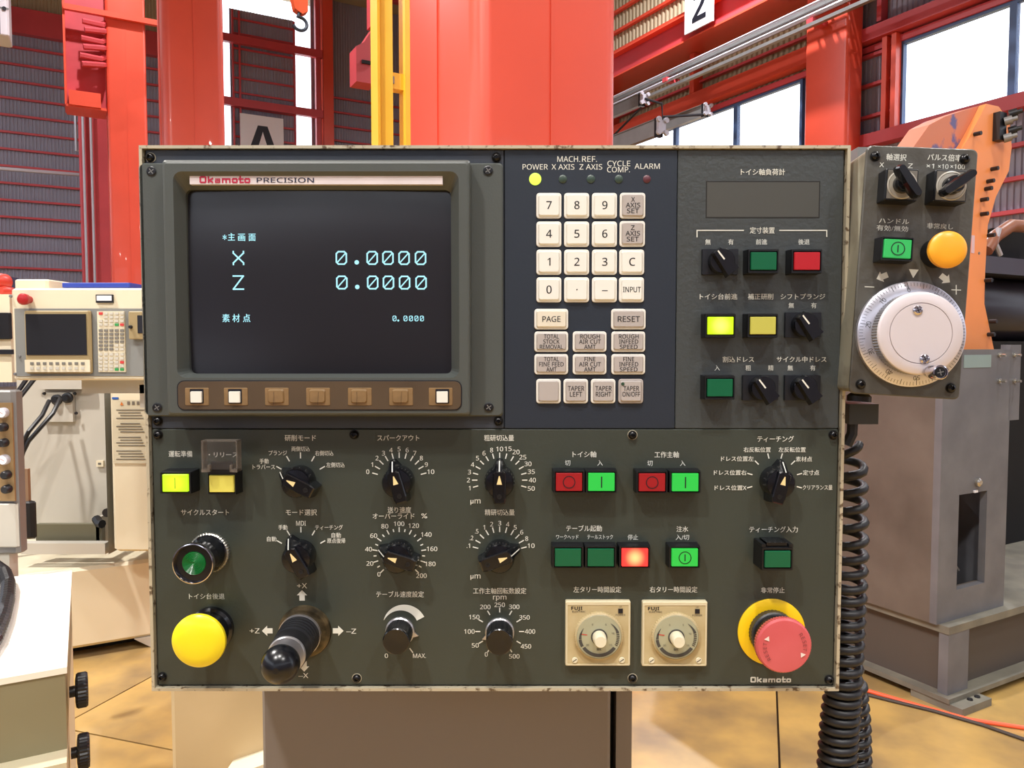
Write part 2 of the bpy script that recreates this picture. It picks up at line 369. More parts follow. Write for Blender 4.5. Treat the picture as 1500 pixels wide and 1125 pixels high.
# ---------------- yellow mast
def yel():
    u = 4.2; a = vat(545, u+.16); b = vat(578, u); c = vat(586, u+.1); d = vat(597, u); e = vat(566, u)
    t = thing('mast', (b, u, 0), 'yellow steel mast behind the big red column', 'mast', BF)
    done(MB().box(a, e-.045, u, u+.012, 0.02, 9, YEL).box(a, b, u+.012, u+.16, 0.02, 9, YEL), 'upright', t, BF)
    done(MB().box(c, d+.04, u, u+.1, 0.02, 9, YEL), 'upright', t, BF)
    for py in (116, -60, 290, 460):
        z = zat(582, py, u); done(MB().box(b-.01, c+.01, u+.03, u+.1, z-.045, z+.045, YEL).box(b-.002, b+.012, u+.02, u+.03, z-.02, z+.02, GALV), 'rung', t, BF)
    done(MB().box(a-.1, d+.1, u-.1, u+.3, 0, 0.02, YEL), 'base_plate', t, BF)
    z0 = zat(535, 121, 12); x0 = vat(525, 12); x1 = vat(546, 12)
    return t
yel()
x0 = vat(524, 14); x1 = vat(552, 14)
zb, zt = zat(535, 121, 14), zat(535, 62, 14)
done(MB().prism([(x0, zb), (x1, zb), (x1, zt+.35), (x0+.15, zt), (x0, zt-.1)], 14.4, 14.0, RED2).box(x0+.1, x0+.3, 13.96, 14.0, (zb+zt)/2-.03, (zb+zt)/2+.03, BLACK).box(x1-.06, x1, 14.1, 14.3, zt+.35, 15.2, RED2), 'crane_end_box', None, BF, label='dark red crane end box left of the yellow mast', cat='crane part')
# ---------------- hook and hoist block
u = 16.0
hx = vat(443, u); hz = zat(443, 18, u)
t = thing('crane_hook', (hx, u, hz), 'small crane hook hanging under its orange block', 'hook', BF)
bx = vat(431, u); ex = vat(454, u)
done(MB().prism([(bx, hz+.3), (ex, hz+.3), (ex, hz+.02), ((bx+ex)/2+.05, hz-.05), (bx+.06, hz+.03)], u+.15, u-.05, mat('orange_block', (220, 90, 50), rough=0.4)), 'block', t, BF)
hp = [(hx, u, hz)]
for i in range(14):
    a = PI*0.5-i*0.36+.3; hp.append((hx+0.14*math.cos(a), u, hz-.24+0.13*math.sin(a)))
done(MB().tube(hp, 0.035, mat('hook_steel', (52, 60, 70), rough=0.5, metal=0.3), 8), 'hook', t, BF)
done(MB().tube([(hx, u, hz+.25), (hx, u, 15.5)], 0.02, GALV, 6), 'wire_rope', t, BF)
# ---------------- lettered boards
u = 31.3
x0, x1 = vat(354, u), vat(417, u); z1 = zat(385, 170, u); z0 = z1-(x1-x0)*1.15
t = thing('letter_board', ((x0+x1)/2, u, z0), 'white board with a large black letter A on the back wall', 'sign', BF)
done(MB().box(x0, x1, u, u+.04, z0, z1, WHITE), 'board', t, BF)
done(MB().text('A', (x0+x1)/2+.02, z1-(x1-x0)*.16-1.17*(x1-x0)/2.3, u-.005, (x1-x0)*.86, INK, bold=0.05), 'lettering', t, BF)
v = 12.95
def yz(px, py): h = BF.hit(px, py, 0, v); return h[1], h[2]
ya, zt = yz(1003, 20); yb, _ = yz(1044, 20); zb = yz(1003, 51)[1]
t = thing('number_board', (v, (ya+yb)/2, zb), 'white board with a black number 2 hung below the roof at the right', 'sign', BF)
done(MB().box(v, v+.04, yb, ya, zb, zb+2.1, WHITE), 'board', t, BF)
mb = MB().text('2', 0, 0, 0, .68, INK, bold=0.04)
cy, cz = (ya+yb)/2-.02, zb+.17+.34
mb.map(lambda p: (v-.006, cy-p[0], cz+p[2])); done(mb, 'lettering', t, BF)
# ---------------- cable tray and pipes along the crane girder
def line(px0, py0, px1, py1, vv):
    a = BF.hit(px0, py0, 0, vv); b = BF.hit(px1, py1, 0, vv); z = (a[2]+b[2])/2; return z
for (p, q, rad, la) in (((905, 137), (1179, 15), 0.035, 'upper pale pipe of the tray along the red girder'), ((905, 146), (1220, 15), 0.045, 'lower pale pipe of the tray along the red girder')):
    z = line(*p, *q, 12.94); done(MB().tube([(12.94, 5.2, z), (12.94, 31.5, z)], rad, PIPE, 8), 'pipe', None, BF, group='pale pipes along the crane girder', label=la, cat='pipe')
zt_ = line(905, 141, 1200, 15, 13.05)
t = thing('cable_tray', (13.12, 18, zt_-.1), 'dark ladder cable tray between two pale pipes', 'cable tray', BF)
done(MB().box(13.0, 13.03, 5.2, 31.5, zt_-.06, zt_+.05, GALV).box(13.24, 13.27, 5.2, 31.5, zt_-.06, zt_+.05, GALV), 'side_rail', t, BF)
for i in range(40): done(MB().box(13.03, 13.24, 6+i*.4, 6.05+i*.4, zt_-.02, zt_+.02, GALV), 'rung', t, BF)
done(MB().tube([(13.13, 5.2, zt_+.02), (13.15, 31.5, zt_+.02)], 0.05, DARK, 6), 'cable', t, BF)
z = line(905, 153, 1245, 20, 12.9); done(MB().box(12.85, 12.95, 5.2, 31.5, z-.06, z+.01, GALV), 'trunking', None, BF, label='grey steel trunking under the pale pipes', cat='trunking')
for i, (px, py) in enumerate(((1188, 20), (975, 108))):
    h = BF.hit(px, py, 0, 12.9); done(MB().box(12.86, 13.3, h[1]-.08, h[1]+.08, h[2]-.2, h[2]-.1, RED2), 'tray_bracket', t, BF)
# ---------------- light crane rails with end clamps
def crane_rail(p0, p1, vv, th, label, zz):
    a = BF.hit(*p1, 2, zz)
    t = thing('crane_rail', (a[0], a[1], a[2]-th), label, 'rail', BF, 'grey light crane rails')
    L = 6.0
    done(MB().box(a[0]-.06, a[0]+.06, a[1], a[1]+L, a[2]-th, a[2]+th, GALV).box(a[0]-.08, a[0]+.08, a[1], a[1]+L, a[2]+th, a[2]+th+.015, GALV), 'rail', t, BF)
    done(MB().box(a[0]-.07, a[0]+.07, a[1]-.1, a[1]-.01, a[2]-th*1.2, a[2]+th*1.2, DARK), 'buffer', t, BF)
    mb = MB()
    for sx in (-.09, .09):
        for sz in (-.8, .8): mb.lathe([(th*.35, 0), (th*.35, .05)], (a[0]+sx, a[1]-.15, a[2]+sz*th), (0, -1, 0), PIPE, 10)
    mb.box(a[0]-.09, a[0]+.09, a[1]-.16, a[1]-.1, a[2]-th*.8, a[2]+th*.8, PIPE)
    done(mb, 'end_clamp', t, BF); return a
r1 = crane_rail(None, (938, 147), 0, .13, 'upper grey crane rail whose end clamp sits nearest the big red column', 7.2)
r2 = crane_rail(None, (1030, 163), 0, .13, 'grey crane rail ending in front of the bright window', 7.0)
r3 = crane_rail(None, (962, 188), 0, .15, 'lowest pale crane rail just above the panel edge', 5.6)
done(MB().tube([(r1[0], r1[1]-.15, r1[2]), (r1[0]+.4, r1[1]-.3, r1[2]-.1), (r1[0]+.42, r1[1]-.3, r1[2]-.4), (r2[0], r2[1]-.1, r2[2]-.1)], 0.03, DARK, 6), 'cable', None, BF, label='dark cable slung between two grey crane rails', cat='cable')
done(MB().tube([(r1[0]-.05, r1[1]-.1, r1[2]-.2), (r1[0]-.6, r1[1]+.4, r1[2]-.9), (r3[0]+.1, r3[1]-.1, r3[2]+.2)], 0.025, DARK, 6), 'cable', None, BF, label='dark cable looping down to the lowest crane rail', cat='cable')
# ---------------- white fitting top left
u = 20.0; x0, x1 = vat(-60, u), vat(22, u); z0 = zat(10, 52, u)
t = thing('duct_box', ((x0+x1)/2, u, z0), 'pale metal duct box high in the top left corner', 'duct', BF)
done(MB().bbox(x0, x1, u, u+.8, z0, z0+1.4, WHITE, .04), 'casing', t, BF)
done(MB().box(x1-.18, x1-.16, u-.012, u, z0, z0+1.4, GALV).box(x0, x1, u-.012, u, z0+.55, z0+.58, GALV), 'seam', t, BF)
done(MB().lathe([(.04, 0), (.04, .04)], (x1-.08, u, z0+.55), (0, -1, 0), DARK, 10), 'bolt', t, BF)
for s_ in (x0+.3, x1-.3): done(MB().tube([(s_, u+.4, z0+1.4), (s_, u+.4, 15.5)], .02, GALV, 6), 'hanger', t, BF)
# ================================================================ WHITE GRINDING MACHINE (left, behind)
CREAM = mat('cream_enamel', (226, 214, 186), rough=0.4, var=0.03, vscale=3)
CREAM2 = mat('grey_cream_enamel', (190, 184, 172), rough=0.5, var=0.04, vscale=3)
GREYP = mat('grey_panel', (132, 132, 128), rough=0.5)
BEZ = mat('aged_beige_bezel', (160, 140, 100), rough=0.5)
CRT2 = mat('dark_crt', (36, 36, 38), rough=0.12)
TANP = mat('tan_enamel', (196, 172, 132), rough=0.35, var=0.05)
def q(px, py, y): h = WF.hit(px, py, 1, y); return h[0], h[2]
def wbox(px0, py0, px1, py1, y, dep, m, mb=None, b=0):
    x0, z1 = q(px0, py0, y); x1, z0 = q(px1, py1, y); mb = mb or MB()
    return mb.bbox(x0, x1, y, y+dep, z0, z1, m, b) if b else mb.box(x0, x1, y, y+dep, z0, z1, m)
Y = 2.0
x0, z0 = q(15, 555, Y)
# body of the machine
gm = thing('grinding_machine', (-2.2, 3.3, 0), 'cream grinding machine bed and cabinet standing behind on the left', 'machine')
f1 = BF.hit(97, 975, 2, 0); f1u = f1[1]+.05
zt = BF.hit(150, 828, 1, f1u)[2]; zb = BF.hit(97, 953, 1, f1u)[2]
vl, vr = -1.6, .9
done(MB().bbox(vl, vr, f1u, f1u+1.4, zb, zt, CREAM, .03), 'bed', gm, BF)
done(MB().box(vl+.1, vr-.1, f1u+.12, f1u+1.3, 0.0, zb, BLACK), 'plinth', gm, BF)
fx = BF.hit(214, 945, 1, f1u)[0]
done(MB().prism([(fx-.05, zb), (fx+.2, zb), (fx+.2, 0.0), (fx+.02, 0.0)], f1u+.11, f1u, CREAM2), 'foot', gm, BF)
# tray on the bed
done(wbox(52, 768, 150, 806, 3.0, .03, mat('olive_tray', (104, 100, 80), rough=.4)), 'coolant_tray', gm)
done(wbox(30, 796, 154, 812, 2.92, .05, CREAM2), 'tray_rail', gm)
done(wbox(140, 758, 146, 800, 3.0, .3, CREAM2), 'tray_side', gm)
# grey recess and the cream door
done(wbox(24, 548, 170, 790, 3.3, .5, CREAM2), 'back_casing', gm)
done(wbox(60, 575, 107, 618, 3.27, .02, CREAM2).add([], [], CREAM2), 'cover_plate', gm)
done(wbox(54, 552, 130, 570, 3.25, .03, CREAM2), 'cover_plate', gm)
for px, py in ((60, 577), (105, 577), (107, 606), (92, 568)):
    x, z = q(px, py, 3.24); done(MB().lathe([(.008, 0), (.006, .01)], (x, 3.27, z), (0, -1, 0), DARK, 8), 'screw', gm)
done(wbox(152, 554, 159, 812, 2.9, .3, GREYP), 'door_jamb', gm)
dr = done(wbox(158, 554, 262, 808, 2.85, .6, CREAM, b=.02), 'cabinet_door', gm)
PAPER = mat('safety_notice_paper', (205, 196, 170), rough=.6); PR = mat('notice_print', (110, 104, 92), rough=.7)
mb = wbox(164, 586, 218, 679, 2.845, .004, PAPER); 
x0_, z_ = q(178, 591, 2.842); mb.add([(x0_-.008, 2.843, z_-.008), (x0_+.008, 2.843, z_-.008), (x0_, 2.843, z_+.008)], [(0, 1, 2)], mat('notice_orange', (210, 120, 50)))
for k, py in enumerate(range(600, 674, 4)):
    if k in (4, 9, 14): continue
    a = q(170+(k % 3)*3, py, 2.842); b = q(213-(k*7 % 9), py+1.5, 2.842)
    mb.quad(a[0], b[0], b[1], a[1], 2.8435, PR)
for k in range(4):
    a = q(186+k*7, 588, 2.842); b = q(190+k*7, 593, 2.842); mb.quad(a[0], b[0], b[1], a[1], 2.8435, PR)
done(mb, 'safety_notice', gm)
done(wbox(164, 582, 173, 585, 2.845, .004, mat('blue_sticker', (40, 90, 170))), 'sticker', gm)
a = q(146, 679, 3.29); done(MB().box(a[0]-.015, a[0]+.02, 3.285, 3.3, a[1]-.015, a[1]+.015, CREAM).box(a[0]-.005, a[0]+.01, 3.283, 3.285, a[1]-.005, a[1]+.005, PR), 'sticker', gm)
# cable glands and cables
for (px, py), e, k in (((72, 587), (34, 648), 0), ((88, 584), (34, 662), 1)):
    x, z = q(px, py, 3.2); done(MB().lathe([(.026, 0), (.026, .015), (.018, .018), (.014, .03)], (x, 3.27, z), (0, -1, 0), DARK, 16), 'cable_gland', gm)
    a = q(px-14, py+22, 3.1); b = q(e[0]+8, e[1]-16, 3.05); c = q(e[0], e[1], 3.05)
    done(MB().tube([(x, 3.2, z), (a[0], 3.12, a[1]), (b[0], 3.05, b[1]), (c[0], 3.05, c[1]), (c[0]-.2, 3.05, c[1]-.6)], .010, DARK, 8), 'cable', gm)
for (p_, q_) in (((40, 558), (22, 580)), ((52, 558), (26, 586))):
    a = q(*p_, 3.0); b = q(*q_, 2.9); done(MB().tube([(a[0]+.02, 3.0, a[1]+.04), (b[0], 2.9, b[1]), (b[0]-.1, 2.9, b[1]-.1)], .010, DARK, 8), 'cable', gm)
a = q(154, 752, 2.95); done(MB().lathe([(.02, 0), (.02, .04)], (a[0], 3.0, a[1]), (0, -1, 0), DARK, 12), 'cable_gland', gm)
done(MB().tube([q3 for q3 in [(q(144, 758, 3.0)[0], 2.98, q(144, 758, 3.0)[1]), (q(152, 764, 3.0)[0], 2.96, q(152, 764, 3.0)[1]), (q(158, 764, 3.0)[0], 2.95, q(158, 764, 3.0)[1])]], .02, DARK, 8), 'hose', gm)
# console
cn = thing('machine_console', (x0+.35, Y+.15, z0), 'cream console with a dark screen and white keypad, upper left', 'console')
done(wbox(14, 422, 262, 557, Y, .28, CREAM, b=.012), 'housing', cn)
done(wbox(21, 452, 262, 551, Y-.004, .004, GREYP), 'grey_faceplate', cn)
bzl = done(wbox(34, 455, 134, 547, Y-.02, .016, BEZ, b=.006), 'screen_bezel', cn)
done(wbox(37, 460, 127, 520, Y-.023, .004, CRT2), 'screen', bzl)
sk = done(wbox(36, 527, 132, 545, Y-.024, .004, CREAM), 'soft_key_strip', bzl)
mb = MB(); GRK = mat('console_key_grey', (120, 116, 108)); GRL = mat('console_key_pale', (200, 194, 180))
for i in range(9):
    for j in range(2): wbox(44+i*9.3, 530.5+j*7, 49+i*9.3, 534.5+j*7, Y-.026, .002, GRK if j == 0 else GRL, mb)
done(mb, 'soft_key', bzl, kind='stuff')
kp = done(wbox(142, 456, 184, 545, Y-.010, .006, CREAM), 'keypad_plate', cn)
KR = mat('console_key_red', (205, 60, 60)); KG = mat('console_key_green', (50, 150, 80)); mb = MB()
rows = [459, 464.5, 470, 475.5, 484, 489.5, 495, 500.5, 506, 511.5, 519, 525, 530.5, 536, 541]
for j, py in enumerate(rows):
    for i in range(5):
        m_ = GRL if (j < 4 or j > 9) else GRK
        if (j == 8 or j == 9) and i > 2: m_ = GRL
        if (j, i) in ((0, 0), (3, 4), (12, 4)): m_ = KR
        if (j, i) in ((3, 3), (14, 3), (14, 4)): m_ = KG
        if j == 1 and i == 0: continue
        wbox(144.5+i*7.8, py-1.7, 150+i*7.8, py+1.9, Y-.013, .003, m_, mb)
done(mb, 'key', cn, kind='stuff')
sb = done(wbox(187, 456, 262, 497, Y-.03, .026, BEZ, b=.005), 'side_module', cn)
done(wbox(201, 462, 240, 488, Y-.033, .003, INK), 'module_screen', sb)
a = q(192, 479, Y-.03); done(MB().lathe([(.006, 0), (.005, .01)], (a[0], Y-.03, a[1]), (0, -1, 0), DARK, 10), 'module_knob', sb)
bt = q(32, 438, Y-.04)
RB = mat('red_button', (170, 30, 34), rough=.35)
done(MB().lathe([(.012, 0), (.012, .02), (.018, .022), (.019, .036), (.014, .042), (.004, .044)], (bt[0], Y, bt[1]), (0, -1, 0), RB, 20), 'stop_button', cn)
mt = done(wbox(140, 431.5, 165, 443.5, Y-.008, .008, INK), 'load_meter', cn)
done(wbox(141.5, 433, 163.5, 440.5, Y-.009, .001, WHITE), 'meter_face', mt)
for px, py in ((15.5, 434), (29, 522), (22, 548)):
    a = q(px, py, Y-.004); done(MB().lathe([(.006, 0), (.004, .006)], (a[0], Y-.002, a[1]), (0, -1, 0), GALV, 10), 'screw', cn)
done(wbox(60, 556, 120, 800, Y+.5, .12, CREAM2), 'support_arm', cn) if False else None
ar = q(130, 557, Y); done(MB().box(ar[0]-.08, ar[0]+.3, Y+.1, Y+.22, ar[1]-.05, ar[1], CREAM2).box(ar[0]+.12, ar[0]+.24, Y+.1, 2.9, ar[1]-.1, ar[1]-.02, CREAM2), 'support_arm', cn)
# small things above the console
done(wbox(20, 409, 70, 424, 2.12, .15, CREAM, b=.008), 'junction_box', label='small cream box sitting on top of the white console', cat='box')
done(wbox(90, 414, 190, 421.5, 2.14, .10, mat('blue_plastic', (44, 66, 160), rough=.4), b=.004), 'ruler_case', label='flat blue case lying along the top of the console', cat='case')
done(wbox(0, 397, 50, 409, 3.6, .1, CREAM2), 'rear_cover', label='pale cover strip seen above the small cream box', cat='cover') if False else None
mt_ = thing('drive_motor', (q(0, 431, 3.6)[0], 3.7, q(0, 431, 3.6)[1]), 'red drive unit behind the console at the left edge', 'motor')
RO = mat('orange_red_casting', (214, 66, 50), rough=.4)
a = q(-4, 412, 3.6); done(MB().lathe([(.03, -.08), (.045, -.06), (.045, .0), (.03, .03)], (a[0], 3.6, a[1]), (0, -1, 0), RO, 18), 'upper_casting', mt_)
a = q(3, 426, 3.6); done(MB().lathe([(.025, -.08), (.03, -.06), (.03, 0), (.02, .02)], (a[0], 3.6, a[1]), (0, -1, 0), RO, 18), 'lower_casting', mt_)
done(wbox(-40, 405, 12, 432, 3.64, .1, mat('navy_casting', (50, 56, 90))), 'bracket', mt_)
done(wbox(-60, 431, 18, 560, 3.4, .5, CREAM), 'machine_head', gm)
done(wbox(-60, 458, 16, 497, 3.38, .02, CRT2, b=.008), 'guard_window', gm)
done(wbox(-60, 512, 18, 519, 3.38, .02, INK), 'rubber_seal', gm)
# ---------------- gauge cabinet
Y2 = 1.75
gx = q(0, 812, Y2)
gc = thing('gauge_cabinet', (gx[0]-.1, Y2+.1, 0), 'narrow brown cabinet with two round gauges at the left edge', 'cabinet')
BRN = mat('bronze_panel', (150, 122, 84), rough=.35, metal=.3)
done(wbox(-70, 572, 28, 812, Y2, .05, GALV, b=.01), 'casing', gc)
done(wbox(-66, 590, 22, 734, Y2-.006, .006, BRN), 'gauge_panel', gc)
done(wbox(-66, 738, 27, 802, Y2-.012, .012, CREAM2, b=.006), 'lower_box', gc)
x_, z_ = q(20, 812, Y2); done(MB().box(x_-.3, x_-.02, Y2+.01, Y2+.05, 0, z_, CREAM2), 'leg', gc)
for px, py in ((2, 605), (4, 674)):
    a = q(px, py, Y2-.02); g = done(MB().lathe([(.0155, 0), (.0155, .012), (.0135, .015)], (a[0], Y2-.006, a[1]), (0, -1, 0), PIPE, 24), 'pressure_gauge', gc)
    done(MB().lathe([(.0125, 0), (.0125, .001)], (a[0], Y2-.021, a[1]), (0, -1, 0), WHITE, 24).stroke([(a[0]-.006, a[1]+.004), (a[0]+.005, a[1]-.002)], .0012, Y2-.0225, RB), 'gauge_face', g)
for px, py in ((2, 626), (3, 649), (7, 696), (8, 717)):
    a = q(px, py, Y2-.02); done(MB().lathe([(.0135, 0), (.0125, .018), (.009, .022)], (a[0], Y2-.006, a[1]), (0, -1, 0), DARK, 20), 'valve_knob', gc)
done(wbox(30, 687, 42, 738, 2.2, .015, mat('brown_handle', (140, 110, 84))), 'brush_holder', gm)
done(wbox(30, 735, 50, 790, 2.19, .03, DARK, b=.012), 'brush', gm)
# ---------------- near cabinet, bottom left
NB = mat('olive_cabinet_paint', (136, 128, 100), rough=.5, var=.04); NT = mat('white_cabinet_top', (245, 240, 226), rough=.35, var=.02)
z = .75; c = BF.hit(98, 977, 2, z); vmin = c[0]-1.2
nc = thing('tool_cabinet', (c[0]-.5, c[1]+.4, 0), 'white-topped olive cabinet in the bottom left corner', 'cabinet', BF)
d_ = BF.hit(98, 835, 2, z)
done(MB().box(vmin, c[0], c[1], c[1]+(d_[1]-c[1]), z-.014, z, NT), 'top', nc, BF)
zb2 = BF.hit(98, 1098, 1, c[1])[2]
done(MB().box(vmin+.005, c[0]-.004, c[1]+.004, d_[1]-.01, zb2, z-.014, NB), 'upper_casing', nc, BF)
done(MB().box(vmin, c[0]-.004, c[1]-.06, d_[1]-.01, 0, zb2, mat('pale_cabinet_base', (206, 196, 166), rough=.5)), 'lower_casing', nc, BF)
for py, k in ((1012, 0), (1102, 1)):
    h = BF.hit(101, py, 0, c[0]); h = Vector((c[0], c[1]+.12, BF.hit(112, py, 1, c[1]+.12)[2]))
    kn = done(MB().lathe([(.013, 0), (.013, .02)], h, (1, 0, 0), DARK, 14), 'clamp_shaft', nc, BF)
    done(MB().lathe([(.025, .012), (.037, .014), (.040, .018), (.040, .034), (.037, .038), (.025, .039)], h, (1, 0, 0), DARK, 60, smooth=False, tooth=1, td=.002), 'clamp_knob', nc, BF)
# ribbed hose on the cabinet
hp = []
for px, py, z_ in ((-25, 960, .771), (-8, 935, .771), (4, 905, .771), (10, 880, .772), (12, 855, .778), (6, 838, .79), (-8, 828, .80), (-30, 830, .80), (-60, 845, .78)):
    hp.append(WF.hit(px, py, 2, z_))
hp2 = []
for i in range(len(hp)-1):
    for k in range(14): hp2.append(hp[i].lerp(hp[i+1], k/14))
mb = MB()
loops = []; up = Vector((0, -1, 0))
for i, p in enumerate(hp2):
    d = (hp2[min(i+1, len(hp2)-1)]-hp2[max(0, i-1)]).normalized(); u_ = (up-d*up.dot(d)).normalized(); w_ = d.cross(u_); r_ = .019 if i % 2 else .0165
    loops.append([p+(u_*math.cos(2*PI*k/12)+w_*math.sin(2*PI*k/12))*r_ for k in range(12)])
mb.loft(loops, DARK)
done(mb, 'ribbed_hose', label='black ribbed hose arching onto the white cabinet top', cat='hose')
# ================================================================ GREY PRESS STAND (right)
STB = mat('brown_grey_casting', (112, 102, 94), rough=.55, rgb2=(86, 77, 70), thr=(.3, .8), vscale=5)
STG = mat('blue_grey_casting', (118, 118, 122), rough=.5, rgb2=(96, 96, 102), thr=(.3, .75), vscale=6)
STM = mat('dusty_grey_base', (112, 108, 98), rough=.6, rgb2=(140, 136, 120), thr=(.4, .8), vscale=7)
ORG = mat('orange_plate_paint', (244, 150, 86), rough=.4, var=.04)
cc = BF.hit(1385, 1035, 2, 0); v0, u0 = cc[0], cc[1]
ps = thing('machine_stand', (v0+.6, u0+.4, 0), 'heavy grey and brown machine stand on the right', 'machine stand', BF)
zt = BF.hit(1386, 918, 1, u0)[2]
done(MB().box(v0-.035, v0+2.6, u0-.035, u0+1.9, .03, .05, STM).box(v0+.018, v0+2.5, u0+.03, u0+1.8, .05, zt-.03, mat('base_web', (84, 76, 70), rough=.6)), 'base_frame', ps, BF)
done(MB().box(v0-.012, v0+2.6, u0-.012, u0+1.9, zt-.03, zt, STM), 'base_top_flange', ps, BF)
pw = BF.hit(1415, 960, 1, u0)[0]
done(MB().box(v0-.008, pw, u0-.01, u0+.03, .03, zt-.03, STG), 'corner_plate', ps, BF)
done(MB().box(v0-.03, v0+.17, u0-.085, u0+.13, 0, .03, STM), 'foot_plate', ps, BF)
for dx, dy in ((.08, -.05), (.13, -.05)): done(MB().lathe([(.012, 0), (.010, .006)], (v0+dx, u0+dy, .03), (0, 0, 1), DARK, 8), 'anchor_bolt', ps, BF)
# column of the stand
ku = u0+.03; k0 = BF.hit(1376, 760, 1, ku)[0]; k1 = BF.hit(1476, 700, 1, ku)[0]
s0, s1 = BF.hit(1404, 760, 1, ku)[0], BF.hit(1445, 760, 1, ku)[0]; sz1, sz0 = BF.hit(1425, 722, 1, ku)[2], BF.hit(1425, 858, 1, ku)[2]
ztp = BF.hit(1412, 512, 1, ku)[2]; ztp2 = BF.hit(1250, 560, 0, k0)[2]
done(MB().box(k0, k0+.006, ku+.03, ku+1.6, zt, ztp-.02, STB).box(k0+.006, k1, ku+1.0, ku+1.6, zt, ztp-.02, STB).box(k0+.005, k1-.02, ku+.03, ku+.04, zt, sz0, STB), 'side_casting', ps, BF)
done(MB().box(k0, k1, ku, ku+.03, zt, sz0, STG).box(k0, s0, ku, ku+.03, sz0, sz1, STG).box(s1, k1, ku, ku+.03, sz0, sz1, STG).box(k0, k1, ku, ku+.03, sz1, ztp, STG), 'front_plate', ps, BF)
done(MB().box(k1-.03, k1-.01, ku+.03, ku+1.0, zt, ztp-.02, STG), 'right_casting', ps, BF)
done(MB().box(s0-.1, s1+.1, ku+.35, ku+.4, sz0-.1, sz1+.1, BLACK).box(s0+.005, s0+.02, ku+.1, ku+.12, sz0, sz1, GALV), 'slot_lining', ps, BF)
done(MB().tube([(s0+.01, ku+.2, sz1+.02), (s0+.05, ku+.15, (sz0+sz1)/2), (s1-.02, ku+.1, sz0+.03)], .008, GALV, 6).tube([(s0+.06, ku+.16, sz1+.02), (s0+.07, ku+.18, sz0+.12), (s0+.12, ku+.16, sz0+.02)], .02, DARK, 8), 'slot_cable', ps, BF)
h = BF.hit(1431, 706, 1, ku); done(MB().lathe([(.018, 0), (.018, .012), (.01, .018)], (h[0], ku, h[2]), (0, -1, 0), mat('bolt_metal', (200, 196, 186), rough=.25, metal=.9), 14), 'dome_bolt', ps, BF)
h = BF.hit(1428, 720, 1, ku); done(MB().box(h[0]-.012, h[0]+.012, ku-.006, ku, h[2]-.004, h[2]+.006, WHITE), 'clip', ps, BF)
BOLT = MATS['bolt_metal']
for px, py in ((1463, 520), (1485, 520), (1463, 558), (1485, 558)):
    h = BF.hit(px, py, 1, ku); done(MB().lathe([(.011, -.01), (.011, .008), (.006, .008), (.006, .03)], (min(h[0], k1+.05), ku, h[2]), (0, -1, 0), BOLT, 10), 'stud', ps, BF)
h0 = BF.hit(1412, 520, 1, ku); h1 = BF.hit(1451, 538, 1, ku)
done(MB().box(h0[0], h1[0], ku-.002, ku, h1[2], h0[2], mat('teal_label', (140, 160, 160))), 'label_plate', ps, BF)
h0 = BF.hit(1474, 505, 1, ku-.01); h1 = BF.hit(1496, 615, 1, ku-.01)
done(MB().box(k1-.01, h1[0], ku, ku+.04, h1[2], h0[2], STG), 'wing_plate', ps, BF)
# orange arm plate
ou = ku+.12
def op(px, py, u_=None): h = BF.hit(px, py, 1, u_ or ou); return (h[0], h[2])
arm = [(1390, 520), (1456, 512), (1442, 445), (1443, 400), (1447, 330), (1459, 288), (1478, 250), (1482, 215), (1479, 178), (1463, 156), (1445, 152), (1420, 200), (1395, 240)]
oa = thing('orange_arm', (op(1420, 512)[0], ou, op(1420, 512)[1]), 'tall orange arm plate with black bolts beside the hanging pendant', 'machine arm', BF)
done(MB().prism([op(*p) for p in arm], ou+.03, ou, ORG), 'plate', oa, BF)
arm2 = [(1330, 235), (1425, 235), (1452, 158), (1445, 152), (1425, 158), (1395, 170), (1370, 182), (1345, 212)]
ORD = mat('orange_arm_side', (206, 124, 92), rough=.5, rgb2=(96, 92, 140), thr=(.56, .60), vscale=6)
done(MB().prism([op(*p) for p in [(1300, 300), (1400, 300), (1445, 165), (1445, 152), (1425, 158), (1395, 168), (1372, 180), (1340, 225)]], ou+.12, ou+.031, ORD), 'side_plate', oa, BF)
for px, py in ((1427, 197), (1452, 248), (1446, 266), (1443, 277), (1437, 293), (1437, 314), (1447, 345), (1443, 411), (1450, 471), (1447, 490)):
    x_, z_ = op(px, py); done(MB().lathe([(.009, 0), (.009, .03)], (x_, ou, z_), (0, -1, 0), DARK, 8), 'bolt', oa, BF)
x_, z_ = op(1462, 188)
bk = done(MB().box(x_-.04, x_+.01, ou-.03, ou, z_-.06, z_+.06, DARK), 'hose_bracket', oa, BF)
for k in range(4): done(MB().lathe([(.018, 0), (.018, .03), (.01, .03), (.01, .05)], (x_+(-.01 if k % 2 else .025), ou-.03, z_+.055-.036*k), (.5, -.8, .2), GALV if k % 2 else DARK, 12), 'fitting', bk, BF)
x_, z_ = op(1425, 357); done(MB().box(x_-.012, x_+.01, ou-.002, ou, z_-.04, z_+.035, mat('pale_sticker', (226, 190, 196))), 'sticker', oa, BF)
x_, z_ = op(1434, 371); done(MB().lathe([(.006, 0), (.006, .002)], (x_, ou, z_), (0, -1, 0), GALV, 12), 'hole_plug', oa, BF)
